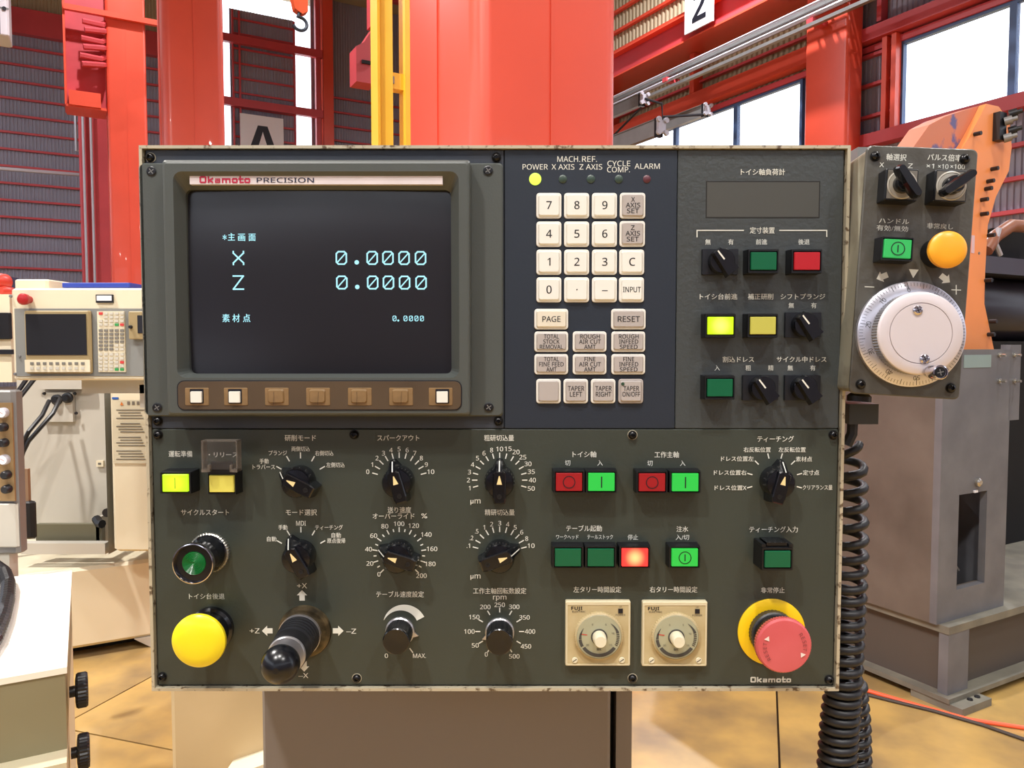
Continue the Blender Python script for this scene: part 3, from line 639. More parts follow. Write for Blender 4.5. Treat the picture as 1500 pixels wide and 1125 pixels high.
# dark drive behind the arm
MD = mat('dark_machine', (40, 36, 44), rough=.3)
dm = thing('spindle_motor', (op(1500, 512, u0+.5)[0], u0+.6, zt+.4), 'large dark horizontal drum and guard behind the orange arm', 'motor', BF)
uu = u0+.6
x_, z_ = op(1440, 400, uu); x2, z2 = op(1440, 505, uu); rad = (z_-z2)/2
zc = (z_+z2)/2
for prof, n_ in (([(rad*.9, 0), (rad, .03), (rad, 1.3)], 'drum'),):
    done(MB().lathe(prof, (x_-.05, uu+rad, zc), (1, 0, 0), MD, 28), n_, dm, BF)
done(MB().box(x_-.05, x_+1.2, uu-.02, uu+.3, z_+.0, z_+.09, mat('bluish_rail', (92, 92, 104), rough=.35, metal=.4)), 'guide_rail', dm, BF)
done(MB().prism([(x_-.05, z_+.09), (x_+1.2, z_+.09), (x_+1.2, z_+.30), (x_+.25, z_+.27), (x_+.1, z_+.22)], uu+.4, uu+.1, BLACK), 'guard', dm, BF)
done(MB().tube([(x_+.02, uu, z_+.12), (x_+.1, uu, z_+.2), (x_+.25, uu, z_+.27), (x_+.5, uu, z_+.28)], .035, mat('copper_hose', (150, 96, 70), rough=.4), 10), 'hose', dm, BF)
done(MB().tube([(x_+.1, uu-.02, z_+.24), (x_+.07, uu-.02, z_+.16), (x_+.12, uu-.02, z_+.1)], .014, PIPE, 8), 'hose_clip', dm, BF)
done(MB().box(x_+.0, x_+1.2, uu, uu+2*rad, zt, zc-rad*.9, BLACK), 'support', dm, BF)
# pinkish machine further right
pk = BF.hit(1478, 620, 1, u0+2.2)
PK = mat('pinkish_enamel', (190, 168, 164), rough=.5)
t = thing('far_cabinet', (pk[0]+.5, u0+2.5, 0), 'pale pinkish cabinet beyond the grey stand', 'cabinet', BF)
done(MB().bbox(pk[0]-.5, pk[0]+1.5, u0+2.2, u0+2.8, .1, pk[2]+.05, PK, .03), 'casing', t, BF)
done(MB().box(pk[0]-.45, pk[0]+1.4, u0+2.25, u0+2.7, 0, .1, BLACK), 'plinth', t, BF)
pb = [(1479, 775), (1490, 800), (1512, 830), (1530, 890), (1500, 868), (1479, 830)]
up_ = u0+1.95
t = thing('orange_brace', (BF.hit(1490, 870, 1, up_)[0], up_, zt), 'lower orange brace plate at the right edge', 'machine part', BF)
done(MB().prism([(BF.hit(a, b, 1, up_)[0], max(zt, BF.hit(a, b, 1, up_)[2])) for a, b in pb], up_+.03, up_, ORG), 'plate', t, BF)
for a, b in ((1484, 795), (1489, 803), (1493, 812)): h = BF.hit(a, b, 1, up_); done(MB().lathe([(.012, 0), (.012, .02)], (h[0], up_, h[2]), (0, -1, 0), DARK, 8), 'bolt', t, BF)
# floor cables
def fcable(pts, r, m, label):
    P_ = [WF.hit(a, b, 2, r) for a, b in pts]; P2 = []
    for i in range(len(P_)-1):
        for k in range(5): P2.append(P_[i].lerp(P_[i+1], k/5))
    P2.append(P_[-1]); done(MB().tube(P2, r, m, 8), 'floor_cable', group='cables on the floor', label=label, cat='cable')
fcable([(1245, 1003), (1262, 1009), (1340, 1032), (1420, 1054), (1500, 1066), (1580, 1074)], .008, mat('orange_cable', (255, 100, 60), rough=.4), 'bright orange cable lying across the floor at the right')
fcable([(1245, 1011), (1300, 1025), (1370, 1042), (1440, 1062), (1500, 1083), (1560, 1106)], .007, mat('dark_cable', (70, 60, 54), rough=.6), 'dark cable lying beside the orange one on the floor')
# ================================================================ CONTROL PANEL (front plates lie in the plane y = 0)
OLV = mat('olive_plate_paint', (58, 63, 56), rough=0.36, var=0.06, vscale=9, bump=0.12, bscale=420)
OLV2 = mat('olive_plate_orange_peel', (66, 70, 70), rough=0.30, var=0.04, vscale=9, bump=0.35, bscale=300)
SLT = mat('slate_plate', (36, 43, 54), rough=0.42, bump=0.05, bscale=500)
SLT2 = mat('slate_upper_plate', (52, 57, 66), rough=0.45)
BEZ1 = mat('monitor_bezel_plastic', (76, 80, 77), rough=0.42, bump=0.08, bscale=700)
RIM = mat('worn_edge_metal', (190, 180, 156), rough=0.45, metal=0.2, rgb2=(104, 86, 66), thr=(.56, .66), vscale=220)
RIMD = mat('rim_inside', (26, 24, 22), rough=.7)
ENC = mat('enclosure_paint', (120, 104, 92), rough=.5)
PEDM = mat('brown_grey_pedestal_paint', (128, 119, 114), rough=0.42, var=0.03, vscale=3, bump=.1, bscale=200)
PRN = mat('silkscreen_white', (222, 222, 212), rough=0.6)
BLK = mat('black_plastic', (13, 14, 18), rough=0.38)
BLKG = mat('glossy_black_bakelite', (11, 12, 17), rough=0.22, coat=.3)
BLKS = mat('black_switch_plate', (19, 21, 28), rough=0.45)
CHR = mat('chrome', (205, 200, 205), rough=0.12, metal=1.0)
STEEL = mat('brushed_steel', (205, 202, 204), rough=0.32, metal=0.85)
KW = mat('ivory_key', (232, 230, 222), rough=0.4)
KG2 = mat('grey_key', (176, 168, 164), rough=0.4)
KB = mat('beige_key', (222, 214, 196), rough=0.4)
KINK = mat('key_ink', (30, 30, 34), rough=.6)
ORT = mat('pointer_cream', (240, 214, 156), rough=.5)
SCR = mat('screw_black', (30, 29, 30), rough=.25, metal=.5)
def P(px, py, d=0.0, fr=WF):
    h = fr.hit(px, py, 1, -d); return h[0], h[2]
cp = thing('control_panel', (0, 0.05, P(730, 1014)[1]), 'large olive grey machine control panel with screen, keypad, knobs and lit buttons', 'control panel')
def part(mb, name, origin=None, label=None, parent=None): return done(mb, name, parent or cp, WF, origin, label)
# enclosure and worn rim
X0, Z1 = P(203.5, 213, .004); X1, _ = P(1246, 213, .004); Z0 = P(730, 1012, .004)[1]
def ring(mb, x0, x1, z0, z1, wd, y0, y1, m):
    a = [(x0, z0), (x1, z0), (x1, z1), (x0, z1)]; b = [(x0+wd, z0+wd), (x1-wd, z0+wd), (x1-wd, z1-wd), (x0+wd, z1-wd)]
    mb.loft([[(x, y0, z) for x, z in a], [(x, y1, z) for x, z in a], [(x, y1, z) for x, z in b], [(x, y0, z) for x, z in b]], m, closed=True); return mb
part(MB().box(X0+.002, X1-.002, 0.003, .13, Z0+.002, Z1-.002, ENC), 'enclosure')
part(ring(MB(), X0, X1, Z0, Z1, .0022, .10, -.0045, RIM), 'rim', label='beige worn metal rim')
part(ring(MB(), X0+.003, X1-.003, Z0-.0028, Z1-.01, .004, .11, .012, RIM), 'lower_lip')
part(MB().box(X0+.0022, X1-.0022, .001, .003, Z0+.0022, Z1-.0022, RIMD), 'backing_plate')
# face plates
def plate(name, px0, py0, px1, py1, m, d=0.0015, r=.001, lab=None):
    x0, z1 = P(px0, py0, d); x1, z0 = P(px1, py1, d)
    cx, cz = (x0+x1)/2, (z0+z1)/2; w_, h_ = x1-x0, z1-z0
    return part(MB().loft([rr(cx, cz, w_, h_, r, .001), rr(cx, cz, w_, h_, r, -d+.0004), rr(cx, cz, w_-.0008, h_-.0008, r, -d)], m), name, label=lab)
xl, zr = P(208, 220); xr_ = P(1243, 300)[0]; zs = P(700, 628.5)[1]; zb_ = P(700, 1002)[1]
def plate2(name, x0, x1, z0, z1, m, d=.0015, lab=None):
    cx, cz = (x0+x1)/2, (z0+z1)/2; w_, h_ = x1-x0, z1-z0
    return part(MB().loft([rr(cx, cz, w_, h_, .001, .001), rr(cx, cz, w_, h_, .001, -d+.0004), rr(cx, cz, w_-.0008, h_-.0008, .001, -d)], m), name, label=lab)
xk, xk2 = P(739, 420)[0], P(990.5, 420)[0]
XR = X1-.0034; XL = X0+.0034
plate2('upper_left_plate', XL, xk-.0004, zs+.0006, zr, SLT2)
plate2('keypad_plate', xk, xk2-.0004, zs+.0006, zr, SLT, d=.0018, lab='dark slate keypad plate')
xrp = part(MB(), 'x') if False else None
plate2('right_plate', xk2, XR, zs+.0006, zr, OLV2, d=.0015, lab='olive plate with orange peel gloss')
plate2('lower_plate', XL, XR, zb_, zs, OLV, d=.0015, lab='olive lower plate')
YT = -.00185   # printed face
def pr(t, px, py, h, wpx=None, m=None, bold=0.0, rot=0, d=0.0018, name='lettering'):
    x, z = P(px, py, d); s = (CAMD-d)/FPX
    return part(MB().text(t, x, z, -d-.00012, h*s, m or PRN, wd=None if wpx is None else wpx*s, rot=rot, bold=bold), name)
# screws on the plates
def screw(px, py, r=.0032, d=.0015, par=None, fr=WF, m=SCR, name='screw'):
    x, z = P(px, py, d+.002, fr); y = -d
    mb = MB().lathe([(r, 0), (r*.98, .0012), (r*.75, .0026), (r*.42, .0031), (r*.40, .0018)], (x, y, z), (0, -1, 0), m, 18)
    mb.lathe([(r*1.15, -.0002), (r*1.15, .0003)], (x, y, z), (0, -1, 0), RIM if (int(px) % 3 == 0) else RIMD, 18)
    return done(mb, name, par or cp, fr)
for a in ((219, 230), (727, 230), (229.5, 617), (730, 617), (230, 637.5), (518, 637), (927, 637.5), (1222, 637.5), (236, 993), (522, 995), (927, 995), (1216, 997)): screw(*a)
# ---------------------------------------------------------------- monitor unit
def rect(px0, py0, px1, py1, d): a = P(px0, py0, d); b = P(px1, py1, d); return a[0], b[0], b[1], a[1]
DF, DB = .0045, .020
x0, x1, z0, z1 = rect(202, 238.5, 737, 610, DF)
mo_o = None
mb = MB(); c = ((x0+x1)/2, (z0+z1)/2)
flange = mb.loft([rr(*c, x1-x0, z1-z0, .003, -.0015), rr(*c, x1-x0, z1-z0, .003, -DF+.001), rr(*c, x1-x0-.002, z1-z0-.002, .003, -DF)], BEZ1)
mon = part(flange, 'monitor_unit', label='grey plastic monitor surround with recessed screen')
# raised box with sloped recess, built as rings
bx = rect(236, 233.5, 689.5, 609, DB)
ro = rect(253, 251, 673, 553.5, DB); ri = rect(272, 278, 661.5, 547.5, .010)
def rl(r4, y, r): return rr((r4[0]+r4[1])/2, (r4[2]+r4[3])/2, r4[1]-r4[0], r4[3]-r4[2], r, y)
bz = MB(); bxi = (bx[0]+.0008, bx[1]-.0008, bx[2]+.0008, bx[3]-.0012); bxi2 = (bx[0]+.002, bx[1]-.002, bx[2]+.002, bx[3]-.0028)
bz.loft([rl(bx, -DF+.0002, .002), rl(bx, -DB+.0022, .002), rl(bxi, -DB+.0006, .002), rl(bxi2, -DB, .002), rl(ro, -DB, .006), rl(ri, -.010, .004), rl(ri, -.0065, .004)], BEZ1, cap0=False, cap1=False)
done(bz, 'bezel', mon)
# curved tube face
CRT = mat('crt_glass', (34, 33, 37), rough=0.2, spec=.5, bump=0)
gx, gz = (ri[0]+ri[1])/2, (ri[2]+ri[3])/2; gw, gh = (ri[1]-ri[0])/2+.002, (ri[3]-ri[2])/2+.002
def gy(x, z): return -.0100+.0022*(((x-gx)/gw)**2+((z-gz)/gh)**2*.8)
g = MB(); n = 16; vs_ = []; fs = []
for j in range(n+1):
    for i in range(n+1):
        x = gx+gw*(2*i/n-1); z = gz+gh*(2*j/n-1); vs_.append((x, gy(x, z), z))
for j in range(n):
    for i in range(n): a = j*(n+1)+i; fs.append((a, a+1, a+n+2, a+n+1))
g.add(vs_, fs, CRT, True); done(g, 'screen_glass', mon)
PH = mat('phosphor_cyan', (30, 40, 46), emit=(176, 240, 252), es=1.15, rough=.5)
def on_glass(mb, name='screen_text'): done(mb.map(lambda v: (v[0], gy(v[0], v[2])-.0003, v[2])), name, mon)
s_ = (CAMD-.009)/FPX
LOGO = []
for t, px, py, h, wd in (('*', 329, 350, 12, 6), ('主', 339, 347, 10.5, 10.5), ('画', 354, 347.5, 10.5, 10.5), ('面', 369.5, 347.5, 10.5, 10.5), ('素', 331, 466, 11, 11), ('材', 346, 466, 11, 11), ('点', 361.5, 466, 11, 11)):
    x, z = P(px, py, .009); on_glass(MB().text(t, x, z, 0, h*s_, PH, wd=wd*s_, bold=.012))
def glyph(ch, px, py, w_, h_, lw):
    mb = MB(); x, z = P(px, py, .009); a = w_/2*s_; b = h_/2*s_; l = lw*s_; c = a*.42
    if ch == '0':
        mb.stroke([(x-a+c, z-b), (x+a-c, z-b), (x+a, z-b+c), (x+a, z+b-c), (x+a-c, z+b), (x-a+c, z+b), (x-a, z+b-c), (x-a, z-b+c)], l, 0, PH, True)
        mb.stroke([(x-a*.8, z-b*.72), (x+a*.8, z+b*.72)], l*.8, 0, PH)
    elif ch == '.': mb.add([(x+l*1.5*math.cos(2*PI*k/12), 0, z+l*1.5*math.sin(2*PI*k/12)) for k in range(12)], [tuple(range(12))], PH)
    elif ch == 'X': mb.stroke([(x-a, z+b), (x-a, z+b*.75), (x+a, z-b*.75), (x+a, z-b)], l, 0, PH).stroke([(x+a, z+b), (x+a, z+b*.75), (x-a, z-b*.75), (x-a, z-b)], l, 0, PH)
    elif ch == 'Z': mb.stroke([(x-a, z+b), (x+a, z+b), (x-a, z-b), (x+a, z-b)], l, 0, PH)
    on_glass(mb)
glyph('X', 349.5, 378, 15, 19, 2.2); glyph('Z', 349.5, 414, 15, 19, 2.2)
for py, ox in ((378, 0), (414, .8)):
    for i, px in enumerate((500.5, 523, 545.5, 568.5, 592, 616)): glyph('0.0000'[i], px+ox, py+(6.5 if i == 1 else 0), 14.5, 18, 2.2)
for i, px in enumerate((578, 583.5, 594, 602, 610, 618)): glyph('0.0000'[i], px, 466.5+(3 if i == 1 else 0), 4.6, 7, 1.0)
# name strip on the sloped upper recess
NS = mat('silver_name_strip', (216, 206, 208), rough=.4, var=.06, vscale=40)
a = rect(278.5, 255, 648.5, 270.5, .0165)
ns = done(MB().box(a[0], a[1], -.0175, -.0135, a[2], a[3], NS), 'name_strip', mon)
CRIM = mat('crimson_print', (176, 22, 62), rough=.5); NAV = mat('navy_print', (28, 28, 60), rough=.5)
x, z = P(329.5, 263.2, .0176); k = (CAMD-.0176)/FPX
LOGO.append((x, z, k))
x, z = P(418, 264, .0176); done(MB().text('PRECISION', x, z, -.0177, 6.8*k, NAV, wd=83*k, bold=.02), 'brand_lettering', mon)
# soft key bar
SKB = mat('smoked_brown_membrane', (88, 72, 54), rough=.35, rgb2=(74, 60, 46), thr=(.3, .8), vscale=25)
SKW = mat('amber_brown_window', (140, 112, 76), rough=.35, rgb2=(116, 92, 62), thr=(.3, .8), vscale=120)
a = rect(260, 558.5, 675.5, 600, DB+.0006)
c = ((a[0]+a[1])/2, (a[2]+a[3])/2)
skb = done(MB().loft([rr(*c, a[1]-a[0]+.0012, a[3]-a[2]+.0012, .005, -DB+.0002), rr(*c, a[1]-a[0]+.0012, a[3]-a[2]+.0012, .005, -DB-.0004)], INK).loft([rr(*c, a[1]-a[0], a[3]-a[2], .0045, -DB-.0003), rr(*c, a[1]-a[0]-.0004, a[3]-a[2]-.0004, .0045, -DB-.0008)], SKB), 'soft_key_bar', mon)
for i, px in enumerate((288.5, 345.5, 405.5, 466, 527, 587.5, 645.5)):
    x, z = P(px, 581, DB+.001); yb = -DB-.0008; s2 = (CAMD-DB)/FPX; op_ = i in (0, 1, 6)
    mb = MB().loft([rr(x, z, 35*s2, 26*s2, .0008, yb), rr(x, z, 34*s2, 25*s2, .0008, yb-.0004)], SKW)
    if not op_:
        mb.loft([rr(x-.0004, z+.0005, 24*s2, 20*s2, .0015, yb-.0004), rr(x-.0004, z+.0002, 21*s2, 17*s2, .0015, yb-.0016)], SKW)
        mb.stroke([(x-.002+.002*(i % 2), z-12*s2), (x-.0016+.002*(i % 2), z), (x-.0018+.0024*(i % 2), z+7*s2)], .00018, yb-.00175, INK)
        done(mb, 'soft_key', mon)
    else:
        ox = (0, 0, 2.5)[(0, 1, 6).index(i)] if i != 1 else -1
        xx = x+ox*s2
        mb.loft([rr(xx, z+.0003, 20*s2, 21*s2, .0006, yb-.0004), rr(xx, z+.0003, 20*s2, 21*s2, .0006, yb-.0007)], INK)
        mb.loft([rr(xx, z-.0002, 16.6*s2, 16.6*s2, .0005, yb-.0007), rr(xx, z-.0002, 16*s2, 16*s2, .0005, yb-.0022)], KW)
        done(mb, 'soft_key', mon, label='worn open soft key showing its white cap')
def phil(px, py, d, par, r=.0035, fr=WF):
    x, z = P(px, py, d, fr); mb = MB().lathe([(r*1.12, 0), (r*1.12, .0003)], (x, -d, z), (0, -1, 0), BEZ1, 20).lathe([(r, .0002), (r, .0006), (r*.8, .0009)], (x, -d, z), (0, -1, 0), BLK, 20)
    for q_ in (.6, .6+PI/2):
        dx, dz = math.cos(q_)*r*.55, math.sin(q_)*r*.55; mb.stroke([(x-dx, z-dz), (x+dx, z+dz)], r*.18, -d-.00095, GALV)
    done(mb, 'recessed_screw', par, fr)
for a in ((222, 251), (715, 250), (230.5, 597), (716, 596.5)): phil(*a, DF, mon)
# ---------------------------------------------------------------- indicator lamps
for t, px, py, h, wd in (('MACH.', 833, 233, 8, 33), ('REF.', 863.5, 233, 8, 21.5), ('POWER', 784, 244.5, 7.6, 36.5), ('X AXIS', 824.7, 244.5, 7.6, 33), ('Z AXIS', 865.5, 244.5, 7.6, 33), ('CYCLE', 906.5, 239.5, 7.6, 33), ('COMP.', 906, 248.5, 7.6, 33), ('ALARM', 948, 243.5, 7.6, 36.5)): pr(t, px, py, h, wd)
def led(px, r, m, lab):
    x, z = P(px, 262.3, .002); part(MB().lathe([(r, 0), (r, .0004), (r*.7, .0009), (r*.2, .0011)], (x, -.0018, z), (0, -1, 0), m, 24), 'indicator_lamp', label=lab)
led(784, .0044, mat('lamp_lit_yellow_green', (120, 150, 20), emit=(222, 250, 92), es=1.1), 'lit yellow-green indicator lamp')
LG = mat('lamp_dull_green', (52, 70, 62), rough=.4)
for px in (824.5, 865.5, 906.5): led(px, .003, LG, 'unlit dull green indicator lamp')
led(947.5, .0028, mat('lamp_dull_red', (92, 46, 56), rough=.4), 'unlit dull red indicator lamp')
# ---------------------------------------------------------------- keys
def key(px, py, w_, h_, t, capm, basem=KW, th=7.0, tw=None, rows_w=None):
    x, z = P(px, py, .003); s = (CAMD-.004)/FPX; W_, H_ = w_*s, h_*s
    mb = MB().loft([rr(x, z, W_+.0008, H_+.0008, .002, -.0017), rr(x, z, W_+.0008, H_+.0008, .002, -.0020)], INK)
    mb.loft([rr(x, z, W_, H_, .0022, -.0019), rr(x, z, W_, H_, .0022, -.0030), rr(x, z, W_-.0006, H_-.0006, .002, -.0034)], basem)
    i = 7*s
    mb.loft([rr(x, z, W_-i*.8, H_-i*.8, .0012, -.0034), rr(x, z, W_-i, H_-i, .0012, -.0046), rr(x, z+.0001, W_-i*1.2, H_-i*1.2, .001, -.0051)], capm)
    ls = t.split('\n') if t else []; n_ = len(ls)
    for k, l in enumerate(ls):
        sp = th*1.24*s
        mb.text(l, x, z+((n_-1)/2-k)*sp, -.00522, th*s, KINK, bold=.012 if len(l) > 1 else .004, wd=None if not rows_w else rows_w[k]*s)
    return part(mb, 'key', label=None)
K4 = [(804, 844.7, 885.4, 926.2), (804, 844.7, 885.4, 926)]
for r_, (py, row) in enumerate(((301.3, '789'), (343, '456'), (384, '123'))):
    for i, ch in enumerate(row): key(K4[0][i], py, 36.5, 36.5, ch, KW, th=11.2)
key(926.6, 301.3, 37, 37, 'X\nAXIS\nSET', KG2, th=6.6, rows_w=(5.5, 21, 17.5)); key(926.2, 342.5, 37, 37, 'Z\nAXIS\nSET', KG2, th=6.6, rows_w=(5.5, 21, 17.5))
key(925.4, 384, 36.5, 36.5, 'C', KW, th=11.2)
for i, ch in enumerate('0·–'): key(K4[0][i], 424.5, 36.5, 36.5, ch, KW, th=11.2)
key(925, 424.5, 36.5, 36.5, 'INPUT', KW, th=7.6, rows_w=(26,))
key(807.5, 467.5, 49.5, 30, 'PAGE', KB, th=8, rows_w=(26.5,)); key(920.5, 467.5, 50.5, 30, 'RESET', KG2, th=8, rows_w=(32.5,))
for px, py, t, rw_ in ((807.5, 500.5, 'TOTAL\nSTOCK\nREMOVAL', (22, 24, 34)), (863.7, 500.5, 'ROUGH\nAIR CUT\nAMT', (29, 32, 17)), (920.3, 500.5, 'ROUGH\nINFEED\nSPEED', (29, 28, 26)),
                     (807.5, 533.5, 'TOTAL\nFINE FEED\nAMT', (22, 36, 15)), (863.7, 533.5, 'FINE\nAIR CUT\nAMT', (16, 32, 17)), (920.3, 533.5, 'FINE\nINFEED\nSPEED', (16, 28, 26))):
    key(px, py, 49.5, 30, t, KG2, th=6.1, rows_w=rw_)
key(803.4, 573, 36, 36, '', KG2); key(843.4, 573, 36, 36, 'TAPER\nLEFT', KG2, th=6.8, rows_w=(24, 18)); key(883.5, 573, 36, 36, 'TAPER\nRIGHT', KG2, th=6.8, rows_w=(24, 22.5)); key(924, 573, 36.5, 36, 'TAPER\nON/OFF', KG2, KG2, th=6.8, rows_w=(23, 26))
x, z = P(912.5, 562.5, .0053); part(MB().lathe([(.0013, 0), (.001, .0006)], (x, -.005, z), (0, -1, 0), mat('tiny_green_lamp', (40, 70, 50)), 12), 'key_lamp')
# ---------------------------------------------------------------- right plate
for t, px, py, h, wd in (('トイシ軸負荷計', 1117.5, 252, 8.5, 64), ('定寸装置', 1116.5, 337.5, 8.5, 36), ('無', 1037, 354.5, 7.5, 8), ('有', 1070.5, 354.5, 7.5, 8), ('前進', 1115.5, 354.5, 7.5, 16.5), ('後退', 1177.5, 354.5, 7.5, 16.5),
                     ('トイシ台前進', 1052.5, 434.5, 8, 55), ('補正研削', 1114, 434.5, 8, 37), ('シフトプランジ', 1176, 434.5, 8, 65), ('無', 1159, 447.5, 7.5, 8), ('有', 1192, 447.5, 7.5, 8),
                     ('割込ドレス', 1081.5, 526.5, 8, 46), ('サイクル中ドレス', 1174, 526.5, 8, 73), ('入', 1050.5, 539, 7.5, 8), ('粗', 1096, 539, 7.5, 8), ('精', 1129, 539, 7.5, 8), ('無', 1157.5, 539, 7.5, 8), ('有', 1190.5, 539, 7.5, 8)): pr(t, px, py, h, wd, bold=.008)
def wline(pts, wpx=1.5, m=PRN, name='printed_line', d=.0018):
    part(MB().stroke([P(a, b, d) for a, b in pts], wpx*.0005, -d-.0001, m), name)
wline([(1021, 347), (1021, 337.5), (1089, 337.5)]); wline([(1142, 337.5), (1211, 337.5), (1211, 346.5)])
a = rect(1034, 265.5, 1200, 319.5, .001)
part(ring(MB(), a[0], a[1], a[2], a[3], .0008, -.001, -.0017, RIMD).box(a[0]+.0008, a[1]-.0008, -.0017, -.0008, a[2]+.0008, a[3]-.0008, mat('blank_cover', (72, 72, 68), rough=.42)), 'blank_display_cover')
# rectangular push buttons
def lens(name, rgb, es=0.0, g=None, rough=.3): return mat(name, rgb, rough=rough, emit=rgb if es else None, es=es, grad=g)
L_GRN = lens('lens_dark_green', (8, 92, 58)); L_RED = lens('lens_red', (176, 30, 40)); L_YEL = lens('lens_pale_yellow', (190, 186, 84))
L_BGR = mat('lens_bright_green', (30, 150, 54), rough=.3, emit=(50, 200, 74), es=.55)
L_DRD = mat('lens_deep_red', (150, 24, 30), rough=.3, emit=(170, 26, 30), es=.08)
L_LYG = mat('lens_lit_lime', (120, 150, 10), rough=.3, emit=(196, 232, 20), es=1.0, grad=(.009, (255, 255, 130)))
L_LGR = mat('lens_lit_green_yellow', (100, 160, 20), rough=.3, emit=(196, 238, 30), es=1.0, grad=(.011, (246, 255, 50)))
L_LRD = mat('lens_lit_red', (200, 30, 30), rough=.3, emit=(255, 64, 58), es=1.05, grad=(.0085, (255, 236, 150)))
L_YL2 = mat('lens_yellow', (214, 204, 92), rough=.3, emit=(226, 214, 90), es=.12)
def button(px, py, m, mark=None, lab=None, fw=46, fh=36, lw=38, lh=26, d=.013, fr=WF, par=None, hinge=False):
    x, z = P(px, py, d, fr); s = .00048; W_, H_ = fw*s, fh*s
    mb = MB().loft([rr(x, z, W_+.0006, H_+.0006, .0006, -.001), rr(x, z, W_, H_, .0006, -d+.0018), rr(x, z, W_-.0006, H_-.0006, .0006, -d), rr(x, z, lw*s+.0016, lh*s+.0016, .0005, -d), rr(x, z, lw*s+.0014, lh*s+.0014, .0005, -d+.002)], BLK)
    if hinge:
        mb.box(x-W_/2, x-W_/2+.003, -d+.0005, -.0015, z+H_/2, z+H_/2+.0022, BLK).box(x+W_/2-.003, x+W_/2, -d+.0005, -.0015, z+H_/2, z+H_/2+.0022, BLK)
        mb.box(x-W_/2+.004, x+W_/2-.004, -d+.002, -.0015, z+H_/2+.0008, z+H_/2+.003, BLKG)
    b = done(mb, 'push_button', par or cp, fr, label=lab)
    ln = MB().loft([rr(x, z, lw*s, lh*s, .0004, -d+.0015), rr(x, z, lw*s, lh*s, .0004, -d-.0004), rr(x, z, lw*s-.0006, lh*s-.0006, .0004, -d-.0009)], m)
    ym = -d-.001
    if mark in ('O', 'OI', 'P'):
        r_ = .0042 if mark == 'O' else .0043
        ln.stroke([(x+r_*math.cos(2*PI*k/28), z+r_*math.sin(2*PI*k/28)) for k in range(28)], .0006, ym, INK, True)
    if mark == 'P': ln.stroke([(x, z-.0022), (x, z+.0022)], .0008, ym, INK)
    if mark == 'I': ln.stroke([(x, z-.0037), (x, z+.0037)], .0009, ym, INK)
    if mark == 'i': ln.stroke([(x, z-.0037), (x, z+.0037)], .0004, ym, INK)
    done(ln, 'lens', b, fr, origin=(x, -d, z)); return b, x, z
def selector(px, py, fr=WF, par=None, ang=-38):
    d = .004; x, z = P(px, py, d, fr); W_, H_ = .0262, .0186; par = par or cp
    b = done(MB().loft([rr(x, z, W_, H_, .0006, -.001), rr(x, z, W_-.0004, H_-.0004, .0006, -.0045)], BLKS), 'selector_switch', par, fr)
    x, z = P(px, py, .016, fr)
    x2, z2 = P(px, py, .004, fr)
    kx, kz = x2, z2
    done(MB().lathe([(.0092, 0), (.0090, .006), (.0084, .0068), (.002, .007)], (kx, -.0045, kz), (0, -1, 0), BLKG, 28), 'boss', b, fr)
    a_ = math.radians(ang); ca, sa = math.cos(a_), math.sin(a_)
    def R_(u, v_, y): return (kx+u*ca+v_*sa, y, kz-u*sa+v_*ca)
    lo = [(-.0040, .0092), (.0040, .0092), (.0050, 0), (.0058, -.0112), (-.0058, -.0112), (-.0050, 0)]
    hi = [(-.0030, .0086), (.0030, .0086), (.0038, 0), (.0046, -.0102), (-.0046, -.0102), (-.0038, 0)]
    mb = MB().loft([[R_(u, v_, -.0105) for u, v_ in reversed(lo)], [R_(u, v_, -.0165) for u, v_ in reversed(hi)]], BLKG)
    done(mb, 'lever', b, fr)
    a = R_(0, .0078, 0); c_ = R_(0, .0010, 0); done(MB().stroke([(a[0], a[2]), (c_[0], c_[2])], .0011, -.0167, PRN), 'pointer_line', b, fr)
selector(1055, 383.5); button(1118.5, 382.5, L_GRN, lab='unlit green push button'); button(1182, 382.5, L_RED, lab='red push button with a glossy lens')
button(1055.5, 477, L_LYG, lab='brightly lit lime push button'); button(1117.5, 477, L_YEL, lab='pale yellow push button'); selector(1176.5, 476)
button(1054.5, 568, L_GRN, lab='unlit green push button'); selector(1114, 568); selector(1175.5, 568)
